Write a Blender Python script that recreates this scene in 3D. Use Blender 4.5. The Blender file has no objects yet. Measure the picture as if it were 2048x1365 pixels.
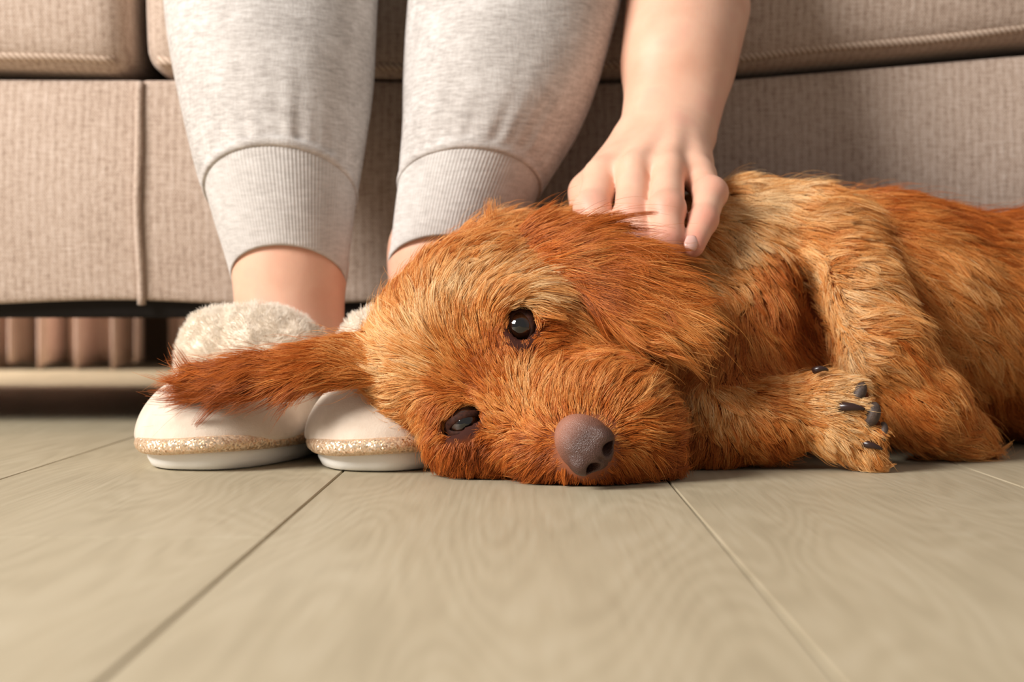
import bpy, math, random
import numpy as np
from mathutils import Vector, Matrix
from mathutils.bvhtree import BVHTree
from mathutils.kdtree import KDTree

random.seed(7)
RNG = np.random.default_rng(7)
sc = bpy.context.scene
COL = sc.collection

# ------------------------------------------------------------------ camera, world, lights, exposure
FPX, CAMH = 2844.0, 0.0987
PITCH = math.atan((682.5 - 627.0) / FPX)
cam_d = bpy.data.cameras.new('camera')
cam_d.sensor_width = 36.0
cam_d.lens = FPX * 36.0 / 2048.0
cam_d.clip_start = 0.02
cam_d.dof.use_dof = True
cam_d.dof.focus_distance = 0.835
cam_d.dof.aperture_fstop = 7.0
cam = bpy.data.objects.new('camera', cam_d)
COL.objects.link(cam)
cam.location = (0, 0, CAMH)
cam.rotation_euler = (math.pi / 2 - PITCH, 0, 0)
sc.camera = cam

def lin(r, g, b):
    f = lambda c: (c / 255 / 12.92) if c / 255 <= 0.04045 else ((c / 255 + 0.055) / 1.055) ** 2.4
    return (f(r), f(g), f(b))

w = bpy.data.worlds.new('world'); sc.world = w; w.use_nodes = True
w.node_tree.nodes['Background'].inputs[0].default_value = (1.0, 0.945, 0.89, 1)
w.node_tree.nodes['Background'].inputs[1].default_value = 0.25

def area(name, loc, target, size, power, color):
    d = bpy.data.lights.new(name, 'AREA'); d.shape = 'RECTANGLE'
    d.size, d.size_y = size; d.energy = power; d.color = color
    o = bpy.data.objects.new(name, d); COL.objects.link(o)
    o.location = loc
    o.rotation_euler = (Vector(target) - Vector(loc)).to_track_quat('-Z', 'Y').to_euler()
    return o
area('window_light', (-2.05, -0.42, 1.65), (0.15, 1.0, 0.12), (1.1, 1.1), 108, (1.0, 0.965, 0.92))
area('rear_window_light', (-1.9, 2.12, 0.9), (-0.5, 2.2, 0.0), (0.6, 0.9), 52, (1.0, 0.92, 0.84))

vs = sc.view_settings
vs.view_transform = 'Standard'; vs.look = 'None'; vs.gamma = 1.0
vs.use_curve_mapping = False
vs.exposure = 0.30
cy = sc.cycles
cy.max_bounces = 6; cy.diffuse_bounces = 3; cy.glossy_bounces = 3; cy.transmission_bounces = 3

# ------------------------------------------------------------------ helpers
def P(px, py, Y):
    f = np.array([0, math.cos(PITCH), -math.sin(PITCH)]); u = np.array([0, math.sin(PITCH), math.cos(PITCH)])
    d = f + np.array([1., 0, 0]) * (px - 1024) / FPX + u * (682.5 - py) / FPX
    return np.array([0, 0, CAMH]) + d * (Y / d[1])
CAMP = np.array([0, 0, CAMH])

def nrm(v):
    v = np.asarray(v, float)
    return v / np.maximum(np.linalg.norm(v, axis=-1, keepdims=True), 1e-9)

def hash3(i, j, k, s):
    x = np.sin(i * 127.1 + j * 311.7 + k * 74.7 + s * 53.3) * 43758.5453
    return x - np.floor(x)

def vnoise(p, freq, seed=0):
    q = np.asarray(p, float) * freq + 100.0
    i = np.floor(q); f = q - i; f = f * f * (3 - 2 * f)
    r = 0
    for a in (0, 1):
        for b in (0, 1):
            for c in (0, 1):
                wgt = (f[..., 0] if a else 1 - f[..., 0]) * (f[..., 1] if b else 1 - f[..., 1]) * (f[..., 2] if c else 1 - f[..., 2])
                r = r + wgt * hash3(i[..., 0] + a, i[..., 1] + b, i[..., 2] + c, seed)
    return r * 2 - 1

def mesh_np(name, V, F, mat=None, parent=None, smooth=True):
    me = bpy.data.meshes.new(name)
    me.from_pydata([tuple(map(float, v)) for v in V], [], [tuple(map(int, f)) for f in F])
    if smooth: me.polygons.foreach_set('use_smooth', [True] * len(me.polygons))
    me.update()
    if mat: me.materials.append(mat)
    o = bpy.data.objects.new(name, me); COL.objects.link(o)
    if parent: o.parent = parent
    return o

def empty(name, loc=(0, 0, 0)):
    o = bpy.data.objects.new(name, None); COL.objects.link(o); o.location = loc; o.empty_display_size = 0.05
    return o

def tag(o, label=None, cat=None, group=None, kind=None):
    if label: o['label'] = label
    if cat: o['category'] = cat
    if group: o['group'] = group
    if kind: o['kind'] = kind
    return o

def settle(o, parent):
    o.parent = parent
    o.matrix_parent_inverse = Matrix.Translation(-Vector(parent.location))
    return o

def tube(path, rad, seg=12, closed=False, cap=True):
    path = np.asarray(path, float); n = len(path)
    rad = np.full(n, rad) if np.isscalar(rad) else np.asarray(rad)
    if closed: T = nrm(np.roll(path, -1, 0) - np.roll(path, 1, 0))
    else: T = nrm(np.gradient(path, axis=0))
    up = np.array([0., 0, 1]) if abs(T[0][2]) < 0.9 else np.array([1., 0, 0])
    V = []
    b = up
    for i in range(n):
        a = nrm(np.cross(T[i], b)); b = nrm(np.cross(a, T[i]))
        for s in range(seg):
            t = 2 * math.pi * s / seg
            V.append(path[i] + rad[i] * (a * math.cos(t) + b * math.sin(t)))
    F = []
    for i in range(n if closed else n - 1):
        j = (i + 1) % n
        for s in range(seg):
            s2 = (s + 1) % seg
            F.append((i * seg + s, i * seg + s2, j * seg + s2, j * seg + s))
    if cap and not closed:
        F.append(tuple(range(seg))[::-1]); F.append(tuple((n - 1) * seg + s for s in range(seg)))
    return np.array(V), F

def loft(rings, cap=True):
    n, m = len(rings), len(rings[0])
    V = np.concatenate(rings); F = []
    for i in range(n - 1):
        for s in range(m):
            s2 = (s + 1) % m
            F.append((i * m + s, i * m + s2, (i + 1) * m + s2, (i + 1) * m + s))
    if cap:
        F.append(tuple(range(m))[::-1]); F.append(tuple((n - 1) * m + s for s in range(m)))
    return V, F

def rounded_box(lo, hi, r, n=(10, 6, 6), deform=None):
    lo, hi = np.array(lo, float), np.array(hi, float)
    idx = {}; V = []; F = []
    def coord(a, k, n):
        t = k / n
        # denser near the ends
        t = 0.5 - 0.5 * math.cos(math.pi * t) if n > 2 else t
        return lo[a] + (hi[a] - lo[a]) * t
    def vid(i, j, k):
        key = (i, j, k)
        if key not in idx:
            idx[key] = len(V); V.append((coord(0, i, n[0]), coord(1, j, n[1]), coord(2, k, n[2])))
        return idx[key]
    for i in range(n[0]):
        for j in range(n[1]):
            F.append((vid(i, j, 0), vid(i, j + 1, 0), vid(i + 1, j + 1, 0), vid(i + 1, j, 0)))
            F.append((vid(i, j, n[2]), vid(i + 1, j, n[2]), vid(i + 1, j + 1, n[2]), vid(i, j + 1, n[2])))
    for i in range(n[0]):
        for k in range(n[2]):
            F.append((vid(i, 0, k), vid(i + 1, 0, k), vid(i + 1, 0, k + 1), vid(i, 0, k + 1)))
            F.append((vid(i, n[1], k), vid(i, n[1], k + 1), vid(i + 1, n[1], k + 1), vid(i + 1, n[1], k)))
    for j in range(n[1]):
        for k in range(n[2]):
            F.append((vid(0, j, k), vid(0, j, k + 1), vid(0, j + 1, k + 1), vid(0, j + 1, k)))
            F.append((vid(n[0], j, k), vid(n[0], j + 1, k), vid(n[0], j + 1, k + 1), vid(n[0], j, k + 1)))
    V = np.array(V)
    inner = np.clip(V, lo + r, hi - r)
    V = inner + r * nrm(V - inner)
    if deform is not None: V = deform(V)
    return V, F

# ---- signed-distance sculpting
class Field:
    def __init__(s, lo, hi, h):
        s.lo = np.array(lo, float); s.h = h
        s.n = np.ceil((np.array(hi) - s.lo) / h).astype(int) + 1
        s.f = np.full(tuple(s.n), 1.0, np.float32)
    def _box(s, lo, hi):
        a = np.clip(np.floor((lo - s.lo) / s.h).astype(int), 0, s.n); b = np.clip(np.ceil((hi - s.lo) / s.h).astype(int) + 1, 0, s.n)
        if np.any(b <= a): return None, None
        ax = [s.lo[i] + s.h * np.arange(a[i], b[i]) for i in range(3)]
        pts = np.stack(np.meshgrid(*ax, indexing='ij'), -1)
        return tuple(slice(a[i], b[i]) for i in range(3)), pts
    def add(s, prim, k=0.01):
        lo, hi = prim.bounds(); m = k + 4 * s.h
        sl, pts = s._box(lo - m, hi + m)
        if sl is None: return
        d = prim(pts).astype(np.float32); f = s.f[sl]
        hh = np.clip(0.5 + 0.5 * (f - d) / k, 0, 1)
        s.f[sl] = f * (1 - hh) + d * hh - k * hh * (1 - hh)
    def sub(s, prim, k=0.006):
        lo, hi = prim.bounds(); m = k + 4 * s.h
        sl, pts = s._box(lo - m, hi + m)
        if sl is None: return
        d = -prim(pts).astype(np.float32); f = s.f[sl]
        hh = np.clip(0.5 - 0.5 * (f - d) / k, 0, 1)
        s.f[sl] = f * (1 - hh) + d * hh + k * hh * (1 - hh)
    def floor_at(s, z, k=0.006):
        zz = s.lo[2] + s.h * np.arange(s.n[2]); d = (z - zz).astype(np.float32)[None, None, :]
        hh = np.clip(0.5 - 0.5 * (s.f - d) / k, 0, 1)
        s.f = s.f * (1 - hh) + d * hh + k * hh * (1 - hh)
    def mesh(s):
        f = s.f; f[0] = f[-1] = 1; f[:, 0] = f[:, -1] = 1; f[:, :, 0] = f[:, :, -1] = 1
        S = f < 0
        cnt = np.zeros(tuple(s.n - 1), np.int8)
        for a in (0, 1):
            for b in (0, 1):
                for c in (0, 1):
                    cnt += S[a:s.n[0] - 1 + a, b:s.n[1] - 1 + b, c:s.n[2] - 1 + c]
        act = (cnt > 0) & (cnt < 8)
        idx = np.full(act.shape, -1, np.int64); cells = np.argwhere(act); idx[act] = np.arange(len(cells))
        pos = np.zeros((len(cells), 3)); num = np.zeros(len(cells))
        cs = [np.array(c) for c in np.ndindex(2, 2, 2)]
        for a in cs:
            for ax in range(3):
                if a[ax] == 0:
                    b = a.copy(); b[ax] = 1
                    fa = f[tuple((cells + a).T)]; fb = f[tuple((cells + b).T)]
                    m = (fa < 0) != (fb < 0)
                    t = np.where(m, fa / np.where(m, fa - fb, 1), 0)
                    pos += m[:, None] * (a + t[:, None] * (b - a)); num += m
        V = s.lo + (cells + pos / num[:, None]) * s.h
        F = []
        for ax in range(3):
            o1, o2 = [(1, 2), (2, 0), (0, 1)][ax]
            s0 = [slice(1, -1)] * 3; s1 = [slice(1, -1)] * 3
            s0[ax] = slice(0, -1); s1[ax] = slice(1, None)
            A = S[tuple(s0)]; B = S[tuple(s1)]
            e = np.argwhere(A != B)
            if len(e) == 0: continue
            fl = A[tuple(e.T)]
            c = e.copy(); c[:, o1] += 1; c[:, o2] += 1
            def cell(d1, d2):
                q = c.copy(); q[:, o1] += d1; q[:, o2] += d2
                return idx[tuple(q.T)]
            q = np.stack([cell(-1, -1), cell(0, -1), cell(0, 0), cell(-1, 0)], 1)
            q[~fl] = q[~fl][:, ::-1]
            F.append(q)
        return V, np.concatenate(F)

class Cone:
    def __init__(s, a, b, r1, r2):
        s.a, s.b, s.r1, s.r2 = np.array(a, float), np.array(b, float), r1, r2
    def bounds(s):
        r = max(s.r1, s.r2); return np.minimum(s.a, s.b) - r, np.maximum(s.a, s.b) + r
    def __call__(s, p):
        ab = s.b - s.a; t = np.clip(((p - s.a) @ ab) / max(ab @ ab, 1e-9), 0, 1)
        return np.linalg.norm(p - s.a - t[..., None] * ab, axis=-1) - (s.r1 + (s.r2 - s.r1) * t)
class Ell:
    def __init__(s, c, r, axes=None):
        s.c = np.array(c, float); s.r = np.array(r, float) * np.ones(3); s.ax = np.eye(3) if axes is None else np.array(axes, float)
    def bounds(s):
        e = np.sqrt(((s.ax * s.r[:, None]) ** 2).sum(0)); return s.c - e, s.c + e
    def __call__(s, p):
        q = (p - s.c) @ s.ax.T
        k0 = np.linalg.norm(q / s.r, axis=-1); k1 = np.linalg.norm(q / s.r ** 2, axis=-1)
        return k0 * (k0 - 1) / np.maximum(k1, 1e-6)

def smooth_mesh(V, F, it=2, lam=0.5):
    F = np.asarray(F)
    e = np.concatenate([F[:, [0, 1]], F[:, [1, 2]], F[:, [2, 3]], F[:, [3, 0]]])
    for _ in range(it):
        S = np.zeros_like(V); n = np.zeros(len(V))
        np.add.at(S, e[:, 0], V[e[:, 1]]); np.add.at(n, e[:, 0], 1)
        np.add.at(S, e[:, 1], V[e[:, 0]]); np.add.at(n, e[:, 1], 1)
        V = V + lam * (S / n[:, None] - V)
    return V

# ---- materials
class NB:
    def __init__(s, name):
        s.m = bpy.data.materials.new(name); s.m.use_nodes = True; s.nt = s.m.node_tree
        s.bs = s.nt.nodes['Principled BSDF']; s.out = s.nt.nodes['Material Output']
    def n(s, typ, ins=None, **kw):
        nd = s.nt.nodes.new(typ)
        for k, v in kw.items(): setattr(nd, k, v)
        for k, v in (ins or {}).items(): s.set(nd.inputs[k], v)
        return nd
    def set(s, sock, v):
        if isinstance(v, bpy.types.NodeSocket): s.nt.links.new(v, sock)
        elif isinstance(v, (tuple, list)) and len(v) == 3 and sock.type == 'RGBA': sock.default_value = (*v, 1)
        else: sock.default_value = v
    def b(s, **kw):
        for k, v in kw.items(): s.set(s.bs.inputs[k.replace('_', ' ')], v)
        return s
    def math(s, op, a, b=0.0):
        nd = s.n('ShaderNodeMath', operation=op); s.set(nd.inputs[0], a); s.set(nd.inputs[1], b); return nd.outputs[0]
    def mix(s, f, a, b, blend='MIX'):
        nd = s.n('ShaderNodeMix', data_type='RGBA', blend_type=blend)
        s.set(nd.inputs[0], f); s.set(nd.inputs[6], a); s.set(nd.inputs[7], b); return nd.outputs[2]
    def noise(s, vec, scale, detail=3, rough=0.5, dist=0.0):
        nd = s.n('ShaderNodeTexNoise', {'Scale': scale, 'Detail': detail, 'Roughness': rough, 'Distortion': dist})
        if vec is not None: s.set(nd.inputs['Vector'], vec)
        return nd.outputs[0]
    def ramp(s, f, stops):
        nd = s.n('ShaderNodeValToRGB'); s.set(nd.inputs[0], f)
        el = nd.color_ramp.elements
        while len(el) < len(stops): el.new(0.5)
        for e, (p, c) in zip(el, stops): e.position = p; e.color = (*c, 1) if len(c) == 3 else c
        return nd.outputs[0]
    def scale(s, vec, v):
        nd = s.n('ShaderNodeMapping'); s.set(nd.inputs[0], vec); nd.inputs['Scale'].default_value = v; return nd.outputs[0]
    def coord(s, which='Object'): return s.n('ShaderNodeTexCoord').outputs[which]
    def bump(s, h, strength=0.3, dist=0.001, normal=None):
        nd = s.n('ShaderNodeBump', {'Strength': strength, 'Distance': dist, 'Height': h})
        if normal is not None: s.set(nd.inputs['Normal'], normal)
        return nd.outputs[0]

def m_plain(name, col, rough=0.6, **kw):
    m = NB(name); m.b(Base_Color=col, Roughness=rough, **kw); return m.m

def m_floor():
    m = NB('pale_oak_plank')
    oi = m.n('ShaderNodeObjectInfo')
    rnd = oi.outputs['Random']
    off = m.n('ShaderNodeCombineXYZ'); m.set(off.inputs[0], m.math('MULTIPLY', rnd, 37.0)); m.set(off.inputs[1], m.math('MULTIPLY', rnd, 61.0))
    add = m.n('ShaderNodeVectorMath', operation='ADD'); m.set(add.inputs[0], m.coord()); m.set(add.inputs[1], off.outputs[0])
    v = add.outputs[0]
    # cathedral rings: distorted distance field stretched along the plank
    sv = m.scale(v, (9.0, 1.6, 1.0))
    big = m.noise(sv, 1.0, 2, 0.5, 0.3)
    rings = m.n('ShaderNodeMath', operation='SINE'); m.set(rings.inputs[0], m.math('MULTIPLY', big, 210.0))
    fine = m.noise(m.scale(v, (420.0, 14.0, 1.0)), 1.0, 4, 0.6)
    mid = m.noise(m.scale(v, (60.0, 4.0, 1.0)), 1.0, 3, 0.6)
    blot = m.noise(m.scale(v, (9.0, 5.0, 1.0)), 1.0, 3, 0.5)
    base = m.ramp(blot, [(0.3, lin(163, 150, 124)), (0.55, lin(175, 162, 135)), (0.75, lin(184, 172, 147))])
    g = m.math('ADD', m.math('MULTIPLY', rings.outputs[0], 0.06), m.math('ADD', m.math('MULTIPLY', m.math('SUBTRACT', fine, 0.5), 0.45), m.math('MULTIPLY', m.math('SUBTRACT', mid, 0.5), 0.35)))
    g = m.math('ADD', g, 0.5)
    gc = m.ramp(g, [(0.15, lin(124, 112, 89)), (0.5, lin(178, 165, 139)), (0.85, lin(208, 197, 175))])
    col = m.mix(0.45, base, gc)
    m.b(Base_Color=col, Roughness=m.math('ADD', m.math('MULTIPLY', fine, 0.2), 0.42), Normal=m.bump(g, 0.12, 0.0006))
    m.bs.inputs['Specular IOR Level'].default_value = 0.35
    return m.m

def m_sofa(name='ribbed_beige_fabric', tint=1.0):
    m = NB(name); v = m.coord()
    sx = m.n('ShaderNodeSeparateXYZ'); m.set(sx.inputs[0], v)
    wob = m.math('MULTIPLY', m.math('SUBTRACT', m.noise(v, 32.0, 3), 0.5), 2.6)
    rib = m.n('ShaderNodeMath', operation='SINE'); m.set(rib.inputs[0], m.math('ADD', m.math('MULTIPLY', sx.outputs[0], 2 * math.pi / 0.0072), wob))
    wv = m.n('ShaderNodeMath', operation='SINE'); m.set(wv.inputs[0], m.math('MULTIPLY', sx.outputs[2], 2 * math.pi / 0.0026))
    wx = m.n('ShaderNodeMath', operation='SINE'); m.set(wx.inputs[0], m.math('MULTIPLY', sx.outputs[0], 2 * math.pi / 0.0024))
    thr = m.noise(m.scale(v, (700, 300, 110)), 1.0, 2, 0.6)
    thr2 = m.noise(m.scale(v, (110, 300, 800)), 1.0, 2, 0.6)
    blot = m.noise(v, 9.0, 2)
    h = m.math('ADD', m.math('MULTIPLY', rib.outputs[0], 0.075), m.math('MULTIPLY', m.math('MULTIPLY', wv.outputs[0], wx.outputs[0]), 0.14))
    h = m.math('ADD', h, m.math('MULTIPLY', m.math('SUBTRACT', m.math('ADD', thr, thr2), 1.0), 0.75))
    h = m.math('ADD', m.math('ADD', h, 0.5), m.math('MULTIPLY', m.math('SUBTRACT', blot, 0.5), 0.25))
    t = tint
    col = m.ramp(h, [(0.1, tuple(c * t for c in lin(142, 119, 104))), (0.5, tuple(c * t for c in lin(188, 166, 150))), (0.9, tuple(c * t for c in lin(212, 194, 181)))])
    m.b(Base_Color=col, Roughness=0.9, Normal=m.bump(h, 0.4, 0.0012))
    m.bs.inputs['Specular IOR Level'].default_value = 0.15
    m.bs.inputs['Sheen Weight'].default_value = 0.15
    return m.m

def m_knit(name, rib=False):
    m = NB(name); v = m.coord()
    a = m.noise(m.scale(v, (95, 95, 420)), 1.0, 3, 0.65)
    b = m.noise(m.scale(v, (420, 420, 60)), 1.0, 3, 0.65)
    c = m.noise(v, 38.0, 3, 0.6)
    h = m.math('ADD', m.math('MULTIPLY', a, 0.65), m.math('MULTIPLY', c, 0.35))
    h = m.math('ADD', m.math('MULTIPLY', h, 0.82), m.math('MULTIPLY', b, 0.18))
    col = m.ramp(h, [(0.36, lin(168, 160, 155)), (0.52, lin(197, 190, 185)), (0.64, lin(214, 208, 204))])
    if rib: col = m.mix(0.35, col, lin(204, 198, 193))
    m.b(Base_Color=col, Roughness=0.95, Normal=m.bump(m.math('ADD', a, b), 0.35, 0.0008))
    m.bs.inputs['Specular IOR Level'].default_value = 0.1
    m.bs.inputs['Sheen Weight'].default_value = 0.25
    return m.m

def m_skin():
    m = NB('skin'); v = m.coord()
    n = m.noise(v, 30.0, 3); n2 = m.noise(v, 420.0, 3)
    col = m.ramp(n, [(0.3, lin(222, 168, 142)), (0.6, lin(232, 184, 158)), (0.8, lin(228, 172, 150))])
    pk = m.n('ShaderNodeAttribute', attribute_name='pink')
    col = m.mix(m.math('MULTIPLY', pk.outputs['Fac'], 0.75), col, lin(222, 142, 124))
    m.b(Base_Color=col, Roughness=0.5, Normal=m.bump(n2, 0.12, 0.0006))
    m.bs.inputs['Subsurface Weight'].default_value = 0.22
    m.bs.inputs['Subsurface Radius'].default_value = (1.0, 0.35, 0.2)
    m.bs.inputs['Subsurface Scale'].default_value = 0.004
    m.bs.inputs['Specular IOR Level'].default_value = 0.35
    return m.m

def m_suede():
    m = NB('cream_suede'); v = m.coord()
    n = m.noise(v, 45.0, 3, 0.6); f = m.noise(v, 900.0, 2)
    col = m.ramp(n, [(0.3, lin(212, 193, 174)), (0.7, lin(229, 213, 196))])
    m.b(Base_Color=col, Roughness=0.95, Normal=m.bump(m.math('ADD', f, m.math('MULTIPLY', n, 2.0)), 0.2, 0.0008))
    m.bs.inputs['Sheen Weight'].default_value = 0.4
    m.bs.inputs['Specular IOR Level'].default_value = 0.1
    return m.m

def m_glitter():
    m = NB('gold_glitter'); v = m.coord()
    vo = m.n('ShaderNodeTexVoronoi', {'Scale': 900.0}); m.set(vo.inputs['Vector'], v)
    wn = m.n('ShaderNodeTexWhiteNoise'); m.set(wn.inputs['Vector'], vo.outputs['Position'])
    col = m.mix(wn.outputs[0], lin(212, 170, 130), lin(246, 224, 196))
    sub = m.n('ShaderNodeVectorMath', operation='SUBTRACT'); m.set(sub.inputs[0], wn.outputs[1]); sub.inputs[1].default_value = (0.5, 0.5, 0.5)
    sca = m.n('ShaderNodeVectorMath', operation='SCALE'); m.set(sca.inputs[0], sub.outputs[0]); sca.inputs['Scale'].default_value = 0.9
    geo = m.n('ShaderNodeNewGeometry')
    ad = m.n('ShaderNodeVectorMath', operation='ADD'); m.set(ad.inputs[0], geo.outputs['Normal']); m.set(ad.inputs[1], sca.outputs[0])
    nz = m.n('ShaderNodeVectorMath', operation='NORMALIZE'); m.set(nz.inputs[0], ad.outputs[0])
    m.b(Base_Color=col, Metallic=0.5, Roughness=0.36, Normal=nz.outputs[0])
    return m.m

def m_fur(name, attr=True, rough=0.32, col=None, gain=1.0):
    m = NB(name)
    if attr:
        c = m.n('ShaderNodeAttribute', attribute_name='tint').outputs['Color']
        ci = m.n('ShaderNodeHairInfo')
        m.set(m.bs.inputs['Base Color'], c)
    else: m.set(m.bs.inputs['Base Color'], col)
    m.b(Roughness=rough)
    m.bs.inputs['Specular IOR Level'].default_value = 0.5 if attr else 0.1
    if attr: m.set(m.bs.inputs['Specular Tint'], lin(255, 226, 190))
    return m.m

def curves_object(name, pts, rad, tint, mat, parent):
    n, k, _ = pts.shape
    cd = bpy.data.hair_curves.new(name)
    cd.add_curves([k] * n)
    cd.attributes['position'].data.foreach_set('vector', pts.astype(np.float32).ravel())
    ra = cd.attributes.get('radius') or cd.attributes.new('radius', 'FLOAT', 'POINT')
    ra.data.foreach_set('value', rad.astype(np.float32).ravel())
    if tint is not None:
        ca = cd.attributes.new('tint', 'FLOAT_COLOR', 'CURVE')
        ca.data.foreach_set('color', np.concatenate([tint, np.ones((n, 1))], 1).astype(np.float32).ravel())
    cd.materials.append(mat)
    o = bpy.data.objects.new(name, cd); COL.objects.link(o)
    if parent: o.parent = parent
    return o

def sample_surface(V, F, count, dens=None, keep=None):
    F = np.asarray(F); T = np.concatenate([F[:, [0, 1, 2]], F[:, [0, 2, 3]]])
    A = V[T[:, 0]]; B = V[T[:, 1]]; C = V[T[:, 2]]
    N = np.cross(B - A, C - A); ar = np.linalg.norm(N, axis=1) / 2
    if dens is not None: ar = ar * dens[T].mean(1)
    cs = np.cumsum(ar); t = np.searchsorted(cs, RNG.random(count) * cs[-1])
    t = np.clip(t, 0, len(T) - 1)
    u = np.sqrt(RNG.random(count)); v = RNG.random(count)
    wts = np.stack([1 - u, u * (1 - v), u * v], 1)
    return T[t], wts

def vert_normals(V, F):
    F = np.asarray(F); N = np.zeros_like(V)
    fn = np.cross(V[F[:, 2]] - V[F[:, 0]], V[F[:, 3]] - V[F[:, 1]])
    for c in range(4): np.add.at(N, F[:, c], fn)
    return nrm(N)

# ------------------------------------------------------------------ floor of separate planks
M_FLOOR = m_floor()
floor = empty('floor'); tag(floor, kind='structure', label='pale greige oak plank floor')
M_SUB = m_plain('dark_subfloor', lin(92, 82, 66), 0.9)
sub = mesh_np('underlay', [(-2.2, -0.7, -0.012), (2.2, -0.7, -0.012), (2.2, 3.2, -0.012), (-2.2, 3.2, -0.012)], [(0, 1, 2, 3)], M_SUB, floor, False)
PW, PL = 0.198, 1.25
def plank_mesh(L):
    wd, b, t = PW / 2 - 0.0005, 0.0006, 0.011
    rings = []
    for (z, ins) in ((-t, 0), (-b, 0), (0, b)):
        rings.append(np.array([(-wd + ins, ins, z), (wd - ins, ins, z), (wd - ins, L - ins, z), (-wd + ins, L - ins, z)]))
    V, F = loft(rings)
    me = bpy.data.meshes.new('plank')
    me.from_pydata([tuple(v) for v in V], [], F); me.update(); me.materials.append(M_FLOOR)
    return me
pm = plank_mesh(PL - 0.0004)
YAW = math.atan(-26 / FPX)
cs_, sn_ = math.cos(YAW), math.sin(YAW)
offs = {0: 0.622 - PL, -1: 0.16 - PL, 1: -0.33, 2: 0.02 - PL}
for cidx in range(-10, 10):
    cx = -0.205 + (cidx) * PW
    start = offs.get(cidx, ((cidx * 0.617) % 1.0) * PL - PL * 1.2)
    if cidx == 1: start = 0.40 - PL * 1.0 - 0.2
    for k in range(-1, 4):
        y0 = start + k * PL
        if y0 > 3.0 or y0 + PL < -0.6: continue
        o = bpy.data.objects.new('plank', pm); COL.objects.link(o); o.parent = floor
        lx, ly = cx, y0 - 0.84
        o.location = (lx * cs_ - ly * sn_, 0.84 + lx * sn_ + ly * cs_, 0)
        o.rotation_euler = (0, 0, YAW)

# ------------------------------------------------------------------ back wall and curtain
M_WALL = m_plain('warm_wall', lin(120, 100, 86), 0.9)
wl = rounded_box((-2.2, 2.78, 0), (2.2, 2.86, 2.4), 0.004, (4, 2, 4))
tag(mesh_np('wall_back', *wl, M_WALL), kind='structure', label='plain wall behind the sofa')
def m_curtain():
    m = NB('pale_curtain_cloth'); v = m.coord(); n = m.noise(m.scale(v, (300, 300, 60)), 1.0, 2)
    m.b(Base_Color=m.ramp(n, [(0.3, lin(206, 178, 164)), (0.7, lin(224, 200, 188))]), Roughness=0.9); return m.m
M_CURT = m_curtain()
def curtain(x0, x1, y, seed, zb, label):
    n, mz = 340, 14
    xs = np.linspace(x0, x1, n); r = np.random.default_rng(seed)
    ph = np.cumsum(0.35 + 1.3 * np.repeat(r.random(n // 10 + 1), 10)[:n]); ph = ph / ph[-1] * (x1 - x0) / 0.058 * 2 * math.pi
    prof = 0.045 * np.sin(ph) + 0.012 * np.sin(ph * 2.3 + seed)
    V, F = [], []
    for k in range(mz + 1):
        z = zb + (2.2 - zb) * (k / mz) ** 1.6
        amp = 1.0 - 0.35 * (k / mz)
        for i in range(n):
            V.append((xs[i], y + prof[i] * amp, z + (0.006 * math.sin(i * 0.21) if k == 0 else 0)))
    for k in range(mz):
        for i in range(n - 1):
            a = k * n + i
            F.append((a, a + 1, a + n + 1, a + n))
    o = mesh_np('curtain', V, F, M_CURT)
    s = o.modifiers.new('thickness', 'SOLIDIFY'); s.thickness = 0.003
    tag(o, label, 'curtain', 'curtains behind the sofa')
    return o
curtain(-1.45, -0.655, 2.52, 3, 0.008, 'pale folded curtain seen under the sofa, left of the dark gap')
curtain(-0.625, 0.30, 2.58, 8, 0.014, 'dusky folded curtain seen under the sofa beside the slippers')

# ------------------------------------------------------------------ sofa
M_SOFA = m_sofa()
M_PIPE = NB('piping_cord'); _v = M_PIPE.coord()
_s = M_PIPE.n('ShaderNodeSeparateXYZ'); M_PIPE.set(_s.inputs[0], _v)
_w = M_PIPE.n('ShaderNodeMath', operation='SINE'); M_PIPE.set(_w.inputs[0], M_PIPE.math('MULTIPLY', M_PIPE.math('ADD', _s.outputs[0], _s.outputs[2]), 1200.0))
_h = M_PIPE.math('ADD', M_PIPE.math('MULTIPLY', _w.outputs[0], 0.3), 0.5)
M_PIPE.b(Base_Color=M_PIPE.ramp(_h, [(0.2, lin(158, 132, 114)), (0.8, lin(212, 190, 171))]), Roughness=0.9, Normal=M_PIPE.bump(_h, 0.5, 0.001))
M_PIPE = M_PIPE.m
M_LINING = m_plain('black_lining', lin(22, 16, 13), 0.95)
M_LEG = m_plain('dark_wood_leg', lin(48, 33, 24), 0.4)
SY = 1.205
XS = -0.314
def ztop(x):
    return np.interp(x, [-1.45, -0.45, -0.2, 0.05, 0.19, 0.30, 0.43, 0.60, 0.85], [0.297, 0.297, 0.296, 0.2925, 0.297, 0.306, 0.317, 0.325, 0.325])
sofa = empty('sofa', (-0.31, 1.6, 0)); tag(sofa, 'beige ribbed fabric sofa behind the legs and the dog', 'sofa')
def panel_deform(V):
    V = V.copy(); x, z = V[:, 0].copy(), V[:, 2].copy()
    t = (z - 0.108) / (0.30 - 0.108)
    V[:, 2] = 0.108 + t * (ztop(x) - 0.108)
    front = np.clip((SY + 0.05 - V[:, 1]) / 0.05, 0, 1)
    V[:, 1] -= front * (0.010 * np.sin(math.pi * np.clip(t, 0, 1)) + 0.0025 * np.sin(x * 9 + 2 * t))
    V[:, 2] -= (1 - np.clip(t * 6, 0, 1)) * 0.002 * np.sin(x * 23)
    return V
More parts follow.
